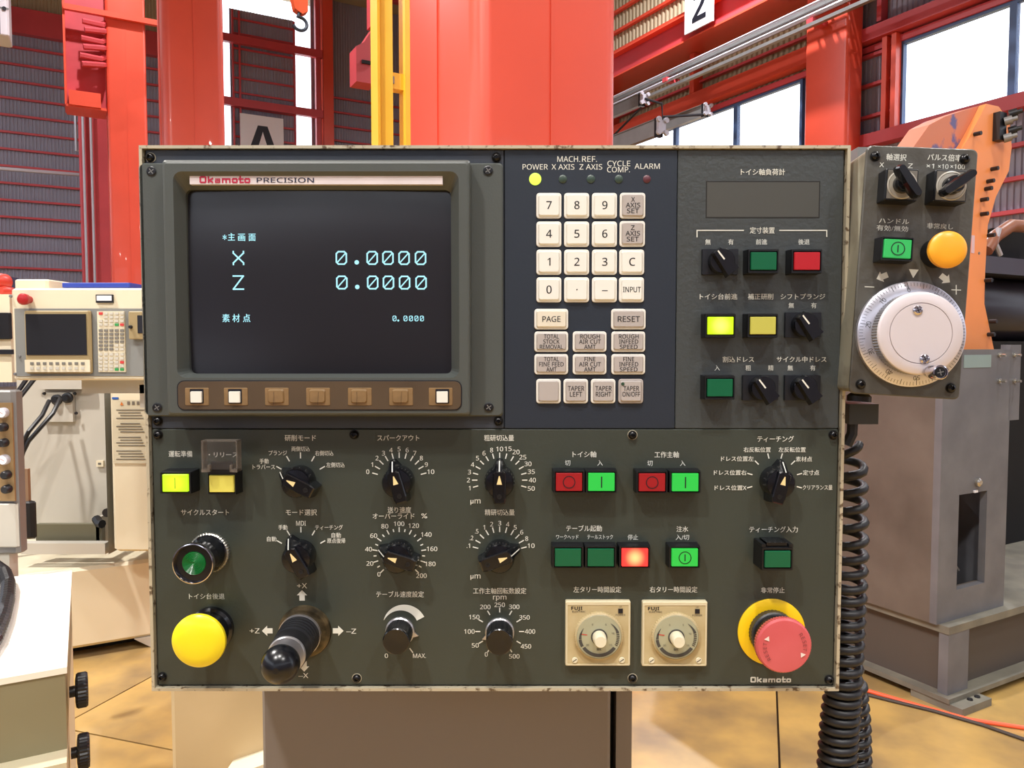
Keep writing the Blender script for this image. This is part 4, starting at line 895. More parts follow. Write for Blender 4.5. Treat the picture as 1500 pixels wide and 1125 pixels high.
# ---------------------------------------------------------------- lower plate printing
LT = [('運転準備', 264.5, 665, 8.5, 35), ('サイクルスタート', 300.5, 750.5, 8.5, 71), ('トイシ台後退', 303, 873.5, 8, 53), ('研削モード', 440, 641.5, 8.5, 46), ('モード選択', 441.5, 750.5, 8.5, 46),
      ('スパークアウト', 583.5, 641.5, 8.5, 62), ('送り速度', 585, 747, 8.5, 35), ('オーバーライド', 576.5, 756, 8.5, 62), ('%', 621.5, 755.5, 7.5, 9), ('粗研切込量', 731, 641.5, 8.5, 44), ('精研切込量', 732, 750.5, 8.5, 44),
      ('テーブル速度設定', 586, 870.5, 8.5, 71), ('工作主軸回転数設定', 732, 865.5, 8.5, 79), ('rpm', 732, 874.5, 7.5, 20), ('トイシ軸', 856, 665.5, 8.5, 35), ('工作主軸', 976.5, 666, 8.5, 36),
      ('切', 831.5, 678, 8, 8), ('入', 879, 678, 8, 8), ('切', 952, 678.5, 8, 8), ('入', 1000, 678.5, 8, 8), ('テーブル起動', 855.5, 774, 8.5, 53), ('ワークヘッド', 831, 786.5, 6.8, 33), ('テールストック', 879, 786.5, 6.8, 38), ('停止', 927, 787, 7.6, 15.5),
      ('注水', 999.5, 775, 8, 17.5), ('入/切', 999.5, 787, 7.6, 20), ('ティーチング', 1136, 643, 8.5, 54), ('ティーチング入力', 1133, 775.5, 8.5, 72), ('非常停止', 1132, 864.5, 8, 35),
      ('左タリー時間設定', 875, 863.5, 8.5, 71), ('右タリー時間設定', 986.5, 863.5, 8.5, 71), ('0', 566, 960.5, 6.5, 5), ('MAX.', 614.5, 960.5, 6.5, 19.5), ('μm', 696.5, 733.5, 8, 15), ('μm', 696.5, 843.5, 8, 15),
      ('+X', 442.5, 858, 7.5, 15), ('+Z', 373, 924, 7.5, 15), ('–Z', 514.5, 924.5, 7.5, 15), ('–X', 444.5, 989.5, 7.5, 15)]
for t, px, py, h, wd in LT: pr(t, px, py, h, wd, bold=.008)
def logo(mb, cx, cz, h, wd, y, m):   # the blocky maker's lettering, stroke by stroke
    k = .26; j = k/2
    def box_(w_, hh): return [(j+.08, j), (w_-j-.08, j), (w_-j, j+.08), (w_-j, hh-j-.08), (w_-j-.08, hh-j), (j+.08, hh-j), (j, hh-j-.08), (j, j+.08)]
    L_ = [(.92, [(box_(.92, 1.0), 1)]),
          (.78, [([(j, j), (j, 1-j)], 0), ([(j, .36), (.66, .36+.3)], 0), ([(j+.1, .42), (.66, j)], 0)]),
          (.80, [([(j, .70-j+.02), (.80-j, .70-j+.02), (.80-j, j)], 0), ([(.80-j, .36), (j, .36), (j, j), (.80-j, j)], 0)]),
          (1.16, [([(j, j), (j, .72-j), (1.16-j, .72-j), (1.16-j, j)], 0), ([(.58, .72-j), (.58, j)], 0)]),
          (.80, [(box_(.80, .74), 1)]),
          (.58, [([(j+.06, .94), (j+.06, j), (.56, j)], 0), ([(0.04, .72-j), (.54, .72-j)], 0)]),
          (.80, [(box_(.80, .74), 1)])]
    tot = sum(a for a, _ in L_)+.10*6; sx = wd/tot; x_ = cx-wd/2
    for a, st in L_:
        for pts, cl in st:
            mb.stroke([(x_+u*sx, cz-h/2+v_*h) for u, v_ in pts], k*h*(.60 if (a == .80 and not cl) else .88), y-1.3e-4*st.index((pts, cl)), m, bool(cl))
        x_ += (a+.10)*sx
    return mb
x, z = P(1129, 995.5, .0018)
for x_, z_, k_ in LOGO: done(logo(MB(), x_, z_, 10.5*k_, 74*k_, -.0177, CRIM), 'brand_lettering', mon)
part(logo(MB(), x, z, 8.8*.0005, 61*.0005, -.0019, PRN), 'brand_lettering')
def arrow(px, py, ang, sc=1.0, m=PRN, fr=WF, par=None, d=.0018):
    x, z = P(px, py, d, fr); a = math.radians(ang); ca, sa = math.cos(a), math.sin(a); k = .0005*sc
    pts = [(-4, -8), (4, -8), (4, 0), (7.8, 0), (0, 8), (-7.8, 0), (-4, 0)]
    done(MB().add([(x+(u*ca+v_*sa)*k, -d-.00012, z+(-u*sa+v_*ca)*k) for u, v_ in pts], [(0, 1, 2, 6), (3, 4, 5), ], m), 'printed_arrow', par or cp, fr)
for px, py, an in ((442.5, 872, 0), (391.5, 924, -90), (495.5, 924, 90), (445.5, 976, 180)): arrow(px, py, an)
# dial scales
def dial(px, py, r0, r1, items, name='dial_scale', lh=6.6, minor=()):
    x, z = P(px, py, .0018); s = .0005; mb = MB()
    for it in items:
        an = math.radians(it[0]); ca, sa = math.sin(an), math.cos(an)
        mb.stroke([(x+ca*r0*s, z+sa*r0*s), (x+ca*r1*s, z+sa*r1*s)], 1.7*s, -.0019, PRN)
        if it[1]:
            mb.text(it[1], x+ca*it[2]*s, z+sa*it[2]*s, -.0019, lh*s, PRN, wd=len(it[1].replace('.', ''))*5.2*s if len(it[1]) > 1 else None, bold=.008)
    for a_ in minor:
        an = math.radians(a_); ca, sa = math.sin(an), math.cos(an); mb.stroke([(x+ca*(r0+1)*s, z+sa*(r0+1)*s), (x+ca*(r0+4)*s, z+sa*(r0+4)*s)], 1.7*s, -.0019, PRN)
    part(mb, name)
dial(585, 703.3, 33.5, 40.5, [(-75+15*i, str(i), 46+(2 if i in (0, 10) else 0)) for i in range(11)])
dial(732, 703.3, 33.5, 40.0, [(-105+15*i, l, 46+(2 if len(l) > 1 and l != '10' else 0)) for i, l in enumerate('1 2 3 4 5 6 8 10 15 20 25 30 35 40 50'.split())])
dial(732, 811.5, 33.5, 40.5, [(-75+15*i, l, 46+(2 if len(l) > 1 else 0)) for i, l in enumerate('.1 .2 .5 1 2 3 4 5 6 8 10'.split())])
dial(585, 811.5, 33.5, 39.5, [(-135+27*i, str(20*i), (43, 46, 46, 46.5, 46.5, 45.2, 47.5, 49.5, 49, 48, 46)[i]) for i in range(11)], minor=[-121.5+27*i for i in range(10)])
dial(732, 925, 29.5, 35.5, [(-150+30*i, str(50*i), (40, 42, 45, 43.6, 42.8, 40.3, 43, 42.5, 45, 45, 43.4)[i]) for i in range(11)])
dial(440.7, 703.4, 33, 40.5, [(a_, '', 0) for a_ in (-60, -30, 0, 30, 60)]); dial(441.3, 812, 33.5, 40.5, [(a_, '', 0) for a_ in (-60, -30, 0, 30, 60)])
dial(1134.6, 704, 34.5, 41, [(a_, '', 0) for a_ in (-105, -75, -45, -15, 15, 45, 75, 105)])
for t, px, py, wd in (('プランジ', 407, 663.5, 27), ('手動', 387, 675.5, 13.5), ('トラバース', 386.5, 684, 33), ('両側切込', 440.5, 657.5, 27), ('右側切込', 475, 663.8, 27), ('左側切込', 491.5, 681, 27), ('自動', 398, 789.5, 14), ('手動', 414.5, 772.5, 13.5),
                     ('MDI', 441, 766.5, 14.5), ('ティーチング', 482, 772.5, 41), ('自動', 492.5, 784, 14), ('原点復帰', 492.5, 792, 27), ('右反転位置', 1109, 658.7, 40), ('左反転位置', 1160.3, 658.7, 40), ('ドレス位置左', 1080, 672, 48), ('素材点', 1177.5, 672.5, 24),
                     ('ドレス位置右', 1069.5, 692.3, 48), ('定寸点', 1188, 692.3, 24), ('ドレス位置X', 1070, 714.5, 47), ('クリアランス量', 1197.5, 714, 44)): pr(t, px, py, 7.0, wd, bold=.008)
wline([(600.5, 950), (604.5, 955.5)], 1.7)
# crescent
pts = []; s = .0005
xo, zo = P(589, 920.5, .0018)
N_ = 18
co = []; ci = []
for i in range(N_+1):
    t_ = i/N_; a_ = math.radians(-65+ (62+65)*t_); ro_ = (30+7.5*t_**.8)*s; ri_ = (30-4.5*t_)*s
    if True: ri_ = (29.5-4.5*t_)*s; ro_ = (30+7.5*math.sin(min(1, t_*1.1)*PI/2))*s
    co.append((xo+math.sin(a_)*ro_, -.0019, zo+math.cos(a_)*ro_)); ci.append((xo+math.sin(a_)*ri_, -.0019, zo+math.cos(a_)*ri_))
part(MB().add(co+ci, [(N_+1+i, N_+2+i, i+1, i) for i in range(N_)], PRN), 'printed_crescent')
# ---------------------------------------------------------------- pointer knobs
def pknob(px, py, ang, lab=None):
    x, z = P(px, py, .0018); a_ = math.radians(ang); ca, sa = math.cos(a_), math.sin(a_)
    def R_(u, v_, y): return (x+u*ca+v_*sa, y, z-u*sa+v_*ca)
    kn = part(MB().lathe([(.0112, 0), (.0113, .003), (.0108, .013), (.0098, .0145), (.003, .015)], (x, -.0015, z), (0, -1, 0), BLKG, 36), 'rotary_knob', label=lab)
    L0 = [(-.0022, .0160), (.0022, .0160), (.0050, .0105), (.0053, -.0105), (.0043, -.0155), (-.0043, -.0155), (-.0053, -.0105), (-.0050, .0105)]
    L1 = [(-.0020, .0150), (.0020, .0150), (.0050, .0095), (.0053, -.0105), (.0043, -.0155), (-.0043, -.0155), (-.0053, -.0105), (-.0050, .0095)]
    L2 = [(-.0022, .0092), (.0022, .0092), (.0046, .0078), (.0048, -.0105), (.0039, -.0142), (-.0039, -.0142), (-.0048, -.0105), (-.0046, .0078)]
    mb = MB()
    mb.loft([[R_(u, v_, y) for u, v_ in reversed(L)] for L, y in ((L0, -.002), (L1, -.008), (L2, -.0185))] + [[R_(u*.85, v_*.93, -.0193) for u, v_ in reversed(L2)]], BLKG)
    done(mb, 'grip', kn)
    m2 = MB(); yt = -.0195
    w_ = .0004
    m2.add([R_(-w_, .0152, -.0079), R_(w_, .0152, -.0079), R_(w_, .0094, -.0187), R_(-w_, .0094, -.0187)], [(3, 2, 1, 0)], PRN)
    m2.add([R_(-w_, .0094, -.0187), R_(w_, .0094, -.0187), R_(w_, .0045, yt), R_(-w_, .0045, yt)], [(3, 2, 1, 0)], PRN)
    m2.add([R_(-.0019, -.0002, yt), R_(.0019, -.0002, yt), R_(.0003, .0060, yt), R_(-.0003, .0060, yt)], [(0, 1, 2, 3)], ORT)
    done(m2, 'pointer', kn)
    c_ = R_(0, -.0090, 0); done(MB().lathe([(.0018, 0), (.0018, .0003), (.0012, .0003), (.0011, .0001)], (c_[0], -.0193, c_[2]), (0, -1, 0), BLK, 14), 'grub_screw', kn)
pknob(440.5, 703.4, -62); pknob(441.3, 812, -30); pknob(585, 703.3, -16); pknob(732, 703.3, 0); pknob(585, 811.5, -72); pknob(732, 811.5, 70); pknob(1134.6, 704, 14)
# ---------------------------------------------------------------- round black pot knobs
def pot(px, py, ang):
    x, z = P(px, py, .0018)
    kn = part(MB().lathe([(.0108, 0), (.0108, .0022), (.0100, .003)], (x, -.0015, z), (0, -1, 0), STEEL, 40), 'potentiometer_knob')
    done(MB().lathe([(.0100, .0022), (.0098, .004), (.0097, .0185), (.0096, .0190)], (x, -.0015, z), (0, -1, 0), BLK, 60, smooth=False, tooth=1, td=.0003).lathe([(.0097, .0188), (.0096, .0204), (.0090, .0210), (.001, .0208)], (x, -.0015, z), (0, -1, 0), BLKG, 40), 'cap', kn)
    a_ = math.radians(ang); ca, sa = math.cos(a_), math.sin(a_)
    def R_(u, v_, y): return (x+u*ca+v_*sa, y, z-u*sa+v_*ca)
    done(MB().loft([[R_(u, v_, y) for u, v_ in ((-.0022, .0100), (0, .0142), (.0022, .0100))] for y in (-.0016, -.0032)], STEEL), 'pointer', kn)
pot(586, 924.5, 103); pot(732, 925.5, -112)
# ---------------------------------------------------------------- buttons of the lower plate
button(257, 707.5, L_LGR, 'i', 'brightly lit yellow-green push button', fw=47, fh=33, lw=38, lh=26, d=.016)
b_, bx_, bz_ = button(325, 708.5, L_YL2, None, 'yellow push button under a raised clear lid', fw=43, fh=34, lw=37, lh=25.5, d=.014)
LIDM = mat('clear_lid_plastic', (120, 112, 106), rough=.08, alpha=.09, spec=.5); LIDE = mat('lid_edge', (126, 116, 106), rough=.2, alpha=.6)
a = rect(296, 645, 349, 691, .020)
lid = done(MB().box(a[0], a[1], -.0225, -.0215, a[2]+.002, a[3], LIDM), 'clear_lid', b_)
done(MB().box(a[0], a[0]+.0009, -.0215, -.013, a[2], a[3], LIDE).box(a[1]-.0009, a[1], -.0215, -.013, a[2], a[3], LIDE).box(a[0], a[1], -.0215, -.013, a[3]-.0009, a[3], LIDE).box(a[0], a[0]+.004, -.0225, -.0145, a[2], a[2]+.002, LIDE).box(a[1]-.004, a[1], -.0225, -.0145, a[2], a[2]+.002, LIDE).box(a[0]+.004, a[0]+.0055, -.0215, -.012, a[2], a[2]+.005, LIDE).box(a[1]-.0055, a[1]-.004, -.0215, -.012, a[2], a[2]+.005, LIDE), 'lid_rim', b_)
done(MB().box(a[0]+.005, a[1]-.005, -.018, -.0155, a[2]+.0015, a[2]+.0065, BLK).box(a[0]+.002, a[1]-.002, -.0165, -.012, a[2]-.0015, a[2]+.0018, BLK), 'hinge', b_)
x, z = P(327, 666, .0018); part(MB().text('・リリース', x, z, -.0019, .0038, PRN, wd=.0215, bold=.008), 'lettering')
DB_ = dict(fw=48, fh=34, lw=39.5, lh=27)
for px, py, m, mk, lb in ((833.5, 706, L_DRD, 'O', 'red push button marked with a circle'), (881, 706, L_BGR, 'I', 'bright green push button marked with a bar'), (955, 706.5, L_DRD, 'O', 'red push button marked with a circle'), (1003.7, 706.5, L_BGR, 'I', 'bright green push button marked with a bar')):
    button(px, py, m, mk, lb, **DB_)
for px, m, mk, lb in ((832, L_GRN, None, 'unlit green push button'), (880, L_GRN, None, 'unlit green push button'), (930, L_LRD, None, 'brightly lit red push button'), (1003, L_BGR, 'P', 'bright green push button marked with a ring and bar')):
    button(px, 816.5, m, mk, lb, **DB_)
button(1139, 819, L_GRN, None, 'unlit green push button with a hinge block', fw=47, fh=35, lw=38.5, lh=25, d=.020, hinge=True)
# illuminated round push button
x, z = P(306.5, 809.5, .003); KNL = mat('nickel_ring', (150, 148, 140), rough=.3, metal=.7)
rb_ = part(MB().lathe([(.0150, 0), (.0150, .003), (.0138, .004)], (x, -.0015, z), (0, -1, 0), KNL, 90, smooth=False, tooth=1, td=.0005, cap1=False).lathe([(.0138, .004), (.0128, .0045), (.0115, .010), (.0112, .014)], (x, -.0015, z), (0, -1, 0), BLKG, 32), 'round_push_button', label='round push button with chrome ring and green lens')
x2, z2 = P(281.8, 826.3, .026)
ox, oz = (x2-x)*.0, 0
done(MB().lathe([(.0139, .0270), (.0145, .0280), (.0147, .0297), (.0143, .0311), (.0137, .0313), (.0133, .0303), (.0132, .0283)], (x, -.0015, z), (0, -1, 0), CHR, 48, cap0=False), 'chrome_ring', rb_)
done(MB().lathe([(.0112, .012), (.0118, .020), (.0138, .0271)], (x, -.0015, z), (0, -1, 0), BLKG, 40, cap0=False, cap1=False).lathe([(.0133, .0285), (.0110, .0270), (.0088, .0273)], (x, -.0015, z), (0, -1, 0), BLKG, 40), 'collar', rb_)
GL = mat('green_fresnel_lens', (20, 110, 50), rough=.25, spec=.7)
pf = [(.0083, .0260), (.0083, .0280)]
for k in range(8): r_ = .0082-.001*k; pf += [(r_, .0291+.00012*k), (r_-.0005, .0286+.00012*k)]
done(MB().lathe(pf, (x, -.0015, z), (0, -1, 0), GL, 40), 'lens', rb_)
for k in range(4):
    a_ = 2*PI*k/4+.5; done(MB().lathe([(.0022, 0), (.0022, .0004)], (x+.0118*math.cos(a_), -.0058, z+.0118*math.sin(a_)), (0, -1, 0), BLKG, 12), 'notch', rb_)
# yellow mushroom button
x, z = P(309.5, 921.5, .003)
yb_ = part(MB().lathe([(.0165, 0), (.0165, .004), (.0145, .0055), (.0130, .014), (.0110, .018)], (x, -.0015, z), (0, -1, 0), BLKG, 40), 'mushroom_button', label='yellow mushroom push button')
xc, zc_ = P(292, 936.5, .027)
done(MB().lathe([(.0110, .016), (.0175, .0195), (.0192, .0225), (.0190, .0250), (.0165, .0272), (.0110, .0288), (.005, .0295), (.0005, .0297)], (x, -.0015, z), (0, -1, 0), mat('bright_yellow_plastic', (248, 226, 34), rough=.3, var=.02), 64), 'mushroom_head', yb_)
# emergency stop
x, z = P(1129.8, 925.5, .002)
es = part(MB().lathe([(.0250, 0), (.0250, .0012), (.0246, .0015), (.0170, .0015)], (x, -.0017, z), (0, -1, 0), mat('signal_yellow_disc', (246, 202, 20), rough=.4), 64), 'emergency_stop', label='pink-red emergency stop button on a yellow disc')
done(MB().lathe([(.0172, .0015), (.0172, .007), (.0160, .008)], (x, -.0017, z), (0, -1, 0), mat('dark_collar', (58, 56, 54), rough=.4, metal=.3), 80, smooth=False, tooth=1, td=.0004, cap1=False).lathe([(.0160, .008), (.0150, .0085), (.0140, .020)], (x, -.0017, z), (0, -1, 0), BLK, 36), 'collar', es)
PKR = mat('faded_red_plastic', (198, 80, 82), rough=.4, rgb2=(212, 98, 102), thr=(.3, .7), vscale=20)
done(MB().lathe([(.0140, .019), (.0186, .0205), (.0199, .0225), (.0199, .0265)], (x, -.0017, z), (0, -1, 0), PKR, 120, smooth=False, tooth=1, td=.0005, cap1=False).lathe([(.0197, .0265), (.0185, .0282), (.012, .0288), (.0005, .0290)], (x, -.0017, z), (0, -1, 0), PKR, 60), 'stop_head', es)
mb = MB(); hy = -.0017-.0292
for base, t, sgn in ((52, 'RESET', 1), (232, 'RESET', 1)):
    for i, ch in enumerate(t):
        a_ = math.radians(base+i*11.5); mb.text(ch, x+math.sin(a_)*.0142, z+math.cos(a_)*.0142, hy, .0026, mat('engraved_red', (120, 52, 54), rough=.6), rot=a_)
    a_ = math.radians(base+5*11.5+5); rx = lambda r_, da: (x+math.sin(a_+da)*r_, hy, z+math.cos(a_+da)*r_)
    mb.add([rx(.0118, -.08), rx(.0158, -.08), rx(.0138, .17)], [(0, 1, 2)], mat('engraved_white', (236, 216, 206)))
done(mb, 'reset_marks', es)
# joystick
x, z = P(442, 932, .002); x1_, z1_ = P(448.5, 923, .002)
js = part(MB().lathe([(.0198, 0), (.0192, .002), (.0166, .0024)], (x1_-.001, -.0015, z1_-.001), (0, -1, 0), mat('worn_brass_ring', (110, 96, 70), rough=.35, metal=.6, rgb2=(60, 54, 40), thr=(.4, .6), vscale=80), 40), 'joystick', label='joystick with black ball and rubber boot')
bs = Vector((x1_-.0042, -.003, z1_-.003)); tipx, tipz = P(411, 973, .062); tip = Vector((tipx, -.062, tipz)); ax = (tip-bs).normalized(); Ln = (tip-bs).length
done(MB().lathe([(.0158, 0), (.0158, .003)], bs, (0, -1, 0), STEEL, 36), 'neck_ring', js)
pf = [(.0140, 0)]
for k in range(5): pf += [(.0152-.0002*k, .003+.0046*k), (.0150-.0002*k, .0046+.0046*k), (.0126-.0002*k, .0052+.0046*k), (.0126-.0002*k, .0072+.0046*k)]
pf += [(.0138, .027), (.0134, .040), (.008, .041)]
done(MB().lathe(pf, bs+Vector((0, -.002, 0)), ax, mat('boot_rubber', (20, 20, 24), rough=.5), 40), 'rubber_boot', js)
done(MB().lathe([(.0122, .0400), (.0131, .0405), (.0131, .0430), (.0124, .0440)], bs, ax, STEEL, 48), 'metal_collar', js)
done(MB().lathe([(.004, .043), (.004, Ln-.008)], bs, ax, STEEL, 16), 'stem', js)
pf = [(.0128*math.sin(PI*k/20), Ln-.0128*math.cos(PI*k/20)) for k in range(1, 20)]
done(MB().lathe(pf, bs, ax, mat('ball_black', (12, 13, 18), rough=.26, coat=.0), 40), 'ball', js)
# ---------------------------------------------------------------- timers
TIV = mat('aged_ivory_plastic', (214, 202, 168), rough=.4, var=.04, vscale=50); TIV2 = mat('aged_timer_face', (196, 180, 140), rough=.35, rgb2=(180, 160, 116), thr=(.3, .7), vscale=60)
TDL = mat('timer_dial_grey_green', (168, 166, 138), rough=.3, spec=.6); TKN = mat('timer_knob_cream', (226, 218, 190), rough=.3); TINK = mat('timer_print', (70, 68, 64), rough=.6); TRD = mat('timer_red_print', (200, 80, 70))
def timer(px, py, k):
    d = .0065; x, z = P(px, py, d); s = (CAMD-d)/FPX; W_, H_ = 97*s, 98*s
    tm = part(MB().loft([rr(x, z, W_, H_, .001, -.0015), rr(x, z, W_, H_, .001, -d+.0008), rr(x, z, W_-.001, H_-.001, .001, -d), rr(x, z-.0006, W_-.003, H_-.0042, .0004, -d), rr(x, z-.0006, W_-.003, H_-.0042, .0004, -d+.0005)], TIV, cap1=False), 'timer', label='square cream timer with round dial, %s of two' % ('left' if k == 0 else 'right'))
    done(MB().box(x-W_/2+.0015, x+W_/2-.0015, -d+.0003, -d+.002, z-.0006-H_/2+.0021, z-.0006+H_/2-.0021, TIV2), 'face', tm)
    xd, zd = P(px+1, py+2.5, d); yf = -d+.0003
    done(MB().lathe([(.0180, 0), (.0178, .0022), (.0166, .003)], (xd, yf, zd), (0, -1, 0), TIV2, 120, smooth=False, tooth=1, td=.0004, cap1=False).lathe([(.0165, .0026), (.0160, .0030), (.0002, .0031)], (xd, yf, zd), (0, -1, 0), TDL, 48), 'dial_wheel', tm)
    mb = MB(); y_ = yf-.0033
    def arc(a0, a1, r0, r1a, r1b, m, gap=0):
        n_ = 16
        for i in range(n_):
            if gap and i % 2 == 1 : continue
            p = []
            for t_ in (i/n_, (i+1)/n_):
                a_ = math.radians(a0+(a1-a0)*t_); rr1 = r1a+(r1b-r1a)*t_; p.append(((xd+math.sin(a_)*r0, y_, zd+math.cos(a_)*r0), (xd+math.sin(a_)*rr1, y_, zd+math.cos(a_)*rr1)))
            mb.add([p[0][0], p[1][0], p[1][1], p[0][1]], [(0, 1, 2, 3)], m)
    arc(125, 235, .0125, .0150, .0150, TINK); arc(240, 262, .0130, .0152, .0152, TINK); arc(264, 300, .0130, .0150, .0132, TINK); arc(40, 75, .0130, .0132, .0150, TINK); arc(75, 120, .0128, .0150, .0150, TINK, 1)
    for a_, ch in ((-28, '0'), (28, '5'), (75, '10'), (125, '15'), (235, '30')): a2 = math.radians(a_); mb.text(ch, xd+math.sin(a2)*.0105, zd+math.cos(a2)*.0105, y_, .0014, TINK)
    mb.text('SEC', xd, zd-.0092, y_, .0016, TINK, bold=.04)
    mb.stroke([(xd-.0135, zd+.0022), (xd-.009, zd+.0016)], .0007, y_, TRD)
    done(mb, 'dial_print', tm)
    done(MB().lathe([(.0060, 0), (.0060, .0004)], (xd, yf-.0031, zd), (0, -1, 0), TINK, 28).lathe([(.0050, .0004), (.0050, .004), (.0044, .0095), (.0040, .010)], (xd, yf-.0031, zd), (0, -1, 0), TKN, 28), 'setting_knob', tm)
    mt = MB(); yy = -d+.0001
    a = P(px-31, py-37.5, d); mt.text('FUJI', a[0], a[1], yy, .0024, INK, wd=.0082, bold=.06)
    a = P(px-28, py-32.5, d); mt.text('ELECTRIC', a[0], a[1], yy, .0012, TINK, wd=.0098, bold=.01)
    a = P(px+33, py-33.5, d); mt.box(a[0]-.0017, a[0]+.0017, yy-.0003, yy, a[1]-.0017, a[1]+.0017, INK)
    a = P(px+33, py-39.5, d); mt.text('UP', a[0], a[1], yy, .0011, TINK); a = P(px+33, py-27.5, d); mt.text('POWER', a[0], a[1], yy, .0014, TINK, wd=.0072)
    a = P(px-1, py+44.5, d); mt.text('SUPER TIMER', a[0], a[1], yy, .0008, TINK, wd=.011)
    done(mt, 'timer_print', tm)
    for sx in (-34, 35):
        a = P(px+sx, py+38.5, d); done(MB().lathe([(.0022, 0), (.0020, .0006)], (a[0], yy, a[1]), (0, -1, 0), TKN, 18).stroke([(a[0]-.0012, a[1]-.0008), (a[0]+.0012, a[1]+.0009)], .0005, yy-.0008, INK), 'face_screw', tm)
timer(876, 928.5, 0); timer(988.5, 929, 1)
# ================================================================ PEDESTAL and neighbours below the panel
xa, xb = WF.hit(383.5, 1060, 1, .16)[0], WF.hit(894.5, 1060, 1, .16)[0]; xc1, xc2 = WF.hit(902.5, 1060, 1, .17)[0], WF.hit(925.5, 1060, 1, .17)[0]
ztop = Z0+.06
pd = thing('pedestal', ((xa+xb)/2, .3, 0), 'brown grey sheet metal pedestal carrying the control panel', 'pedestal')
done(MB().bbox(xa, xb, .16, .42, .02, ztop, PEDM, .003), 'casing', pd)
done(MB().box(xc1, xc2, .17, .42, .02, ztop, PEDM), 'side_channel', pd); done(MB().box(xb-.01, xc1+.01, .20, .41, .02, ztop-.01, BLACK), 'gap_shade', pd)  # black filler stands for the shade between casing and channel
done(MB().box(xa+.05, xb-.05, .18, .40, ztop, ztop+.1, PEDM).box(xa-.02, xc2+.02, .14, .44, 0, .02, PEDM), 'mount', pd)
y_ = .75; xa = WF.hit(248, 1060, 1, y_)[0]; xb = WF.hit(420, 1060, 1, y_)[0]
tp = thing('machine_cover', ((xa+xb)/2, y_+.2, 0), 'tan enamel machine cover behind the left edge of the pedestal', 'cover')
done(MB().bbox(xa, xb, y_, y_+.4, .02, WF.hit(300, 1000, 1, y_)[2], TANP, .01), 'casing', tp); done(MB().box(xa+.02, xb-.02, y_+.02, y_+.38, 0, .02, BLACK), 'plinth', tp)
zt2 = WF.hit(350, 1112, 1, y_-.06)[2]; xs0, xs1 = WF.hit(322, 1112, 1, y_-.06)[0], WF.hit(386, 1112, 1, y_-.06)[0]
done(MB().prism([(xs0, zt2-.035), (xs1+.04, zt2+.005), (xs1+.04, zt2-.3), (xs0, zt2-.3)], y_, y_-.06, CREAM), 'lower_cover', tp)
# ================================================================ HAND PENDANT
n_ = Vector((-math.sin(math.radians(4)), -math.cos(math.radians(4))*math.cos(math.radians(1.5)), math.sin(math.radians(1.5)))).normalized()
roll = math.radians(3.3)
c_ = WF.hit(1338, 398, 1, -.030)
X_ = Vector((0, 0, 1)).cross(-n_).normalized()*-1; X_ = (-n_).cross(Vector((0, 0, 1))).normalized()
Z_ = X_.cross(-n_).normalized()
R3 = Matrix(((X_.x, -n_.x, Z_.x), (X_.y, -n_.y, Z_.y), (X_.z, -n_.z, Z_.z)))
PFm = Matrix.Translation(c_) @ R3.to_4x4() @ Matrix.Rotation(roll, 4, 'Y')
PF = Frame(PFm)
PEN = mat('pendant_grey_worn_paint', (84, 82, 76), rough=.35, rgb2=(62, 56, 46), thr=(.45, .75), vscale=45, bump=.3, bscale=260)
PENS = mat('pendant_side_beige', (150, 146, 128), rough=.4, rgb2=(96, 88, 72), thr=(.5, .8), vscale=40)
def pp(px, py, d=0.0): h = PF.hit(px, py, 1, -d); return h[0], h[2]
a, b, c, d = pp(1267, 213), pp(1431, 218), pp(1408, 582), pp(1247, 580)
px0, px1 = (a[0]+d[0])/2, (b[0]+c[0])/2; pz1, pz0 = (a[1]+b[1])/2, (c[1]+d[1])/2
print('pendant corners', a, b, c, d)
pn = thing('hand_pendant', ((px0+px1)/2, .03, pz0), 'grey hand pendant with silver handwheel hanging right of the control panel', 'pendant', PF)
pc = ((px0+px1)/2, (pz0+pz1)/2); pw, ph = px1-px0, pz1-pz0
def pdone(mb, name, par=None, label=None, origin=None): return done(mb, name, par or pn, PF, origin, label)
pdone(MB().loft([rr(*pc, pw-.004, ph-.004, .004, .042), rr(*pc, pw-.002, ph-.002, .004, .040), rr(*pc, pw-.002, ph-.002, .004, .0035)], PENS), 'back_case')
pdone(MB().loft([rr(*pc, pw-.003, ph-.003, .004, .0035), rr(*pc, pw-.003, ph-.003, .004, .0022)], RIMD), 'gasket')
pdone(MB().loft([rr(*pc, pw, ph, .004, .0022), rr(*pc, pw, ph, .004, .0006), rr(*pc, pw-.0015, ph-.0015, .004, 0)], PEN), 'front_plate')
for a in ((1283.5, 228), (1415, 232), (1262, 563), (1394.5, 568.5)): screw(*a, r=.0031, d=.0, par=pn, fr=PF)
def ptx(t, px, py, h, wd, **k):
    x, z = pp(px, py); s = .00048; pdone(MB().text(t, x, z, -.00015, h*s, PRN, wd=wd*s, bold=.008, **k), 'lettering')
for t in (('軸選択', 1313, 230.5, 9, 28), ('パルス倍率', 1383.5, 231, 9, 47), ('X', 1291.5, 241.5, 6.5, 6.5), ('Z', 1333.5, 243, 6.5, 6.5), ('×1', 1362.5, 243.3, 6.5, 10.5), ('×10', 1381.5, 244, 6.5, 14.5), ('×100', 1402.5, 244.3, 6.5, 20),
          ('ハンドル', 1309.5, 324, 7.5, 42), ('有効/無効', 1307, 334.5, 7.5, 44), ('非常戻し', 1377, 331.5, 7.5, 36)): ptx(*t)
x, z = pp(1338, 401); pdone(MB().add([(x-.0033, -.00015, z+.003), (x, -.00015, z-.003), (x+.0033, -.00015, z+.003)], [(0, 1, 2)], PRN), 'printed_triangle')
arrow(1292, 405.5, -115, 1.0, fr=PF, par=pn, d=.0); arrow(1384.5, 408.5, 125, 1.0, fr=PF, par=pn, d=.0)
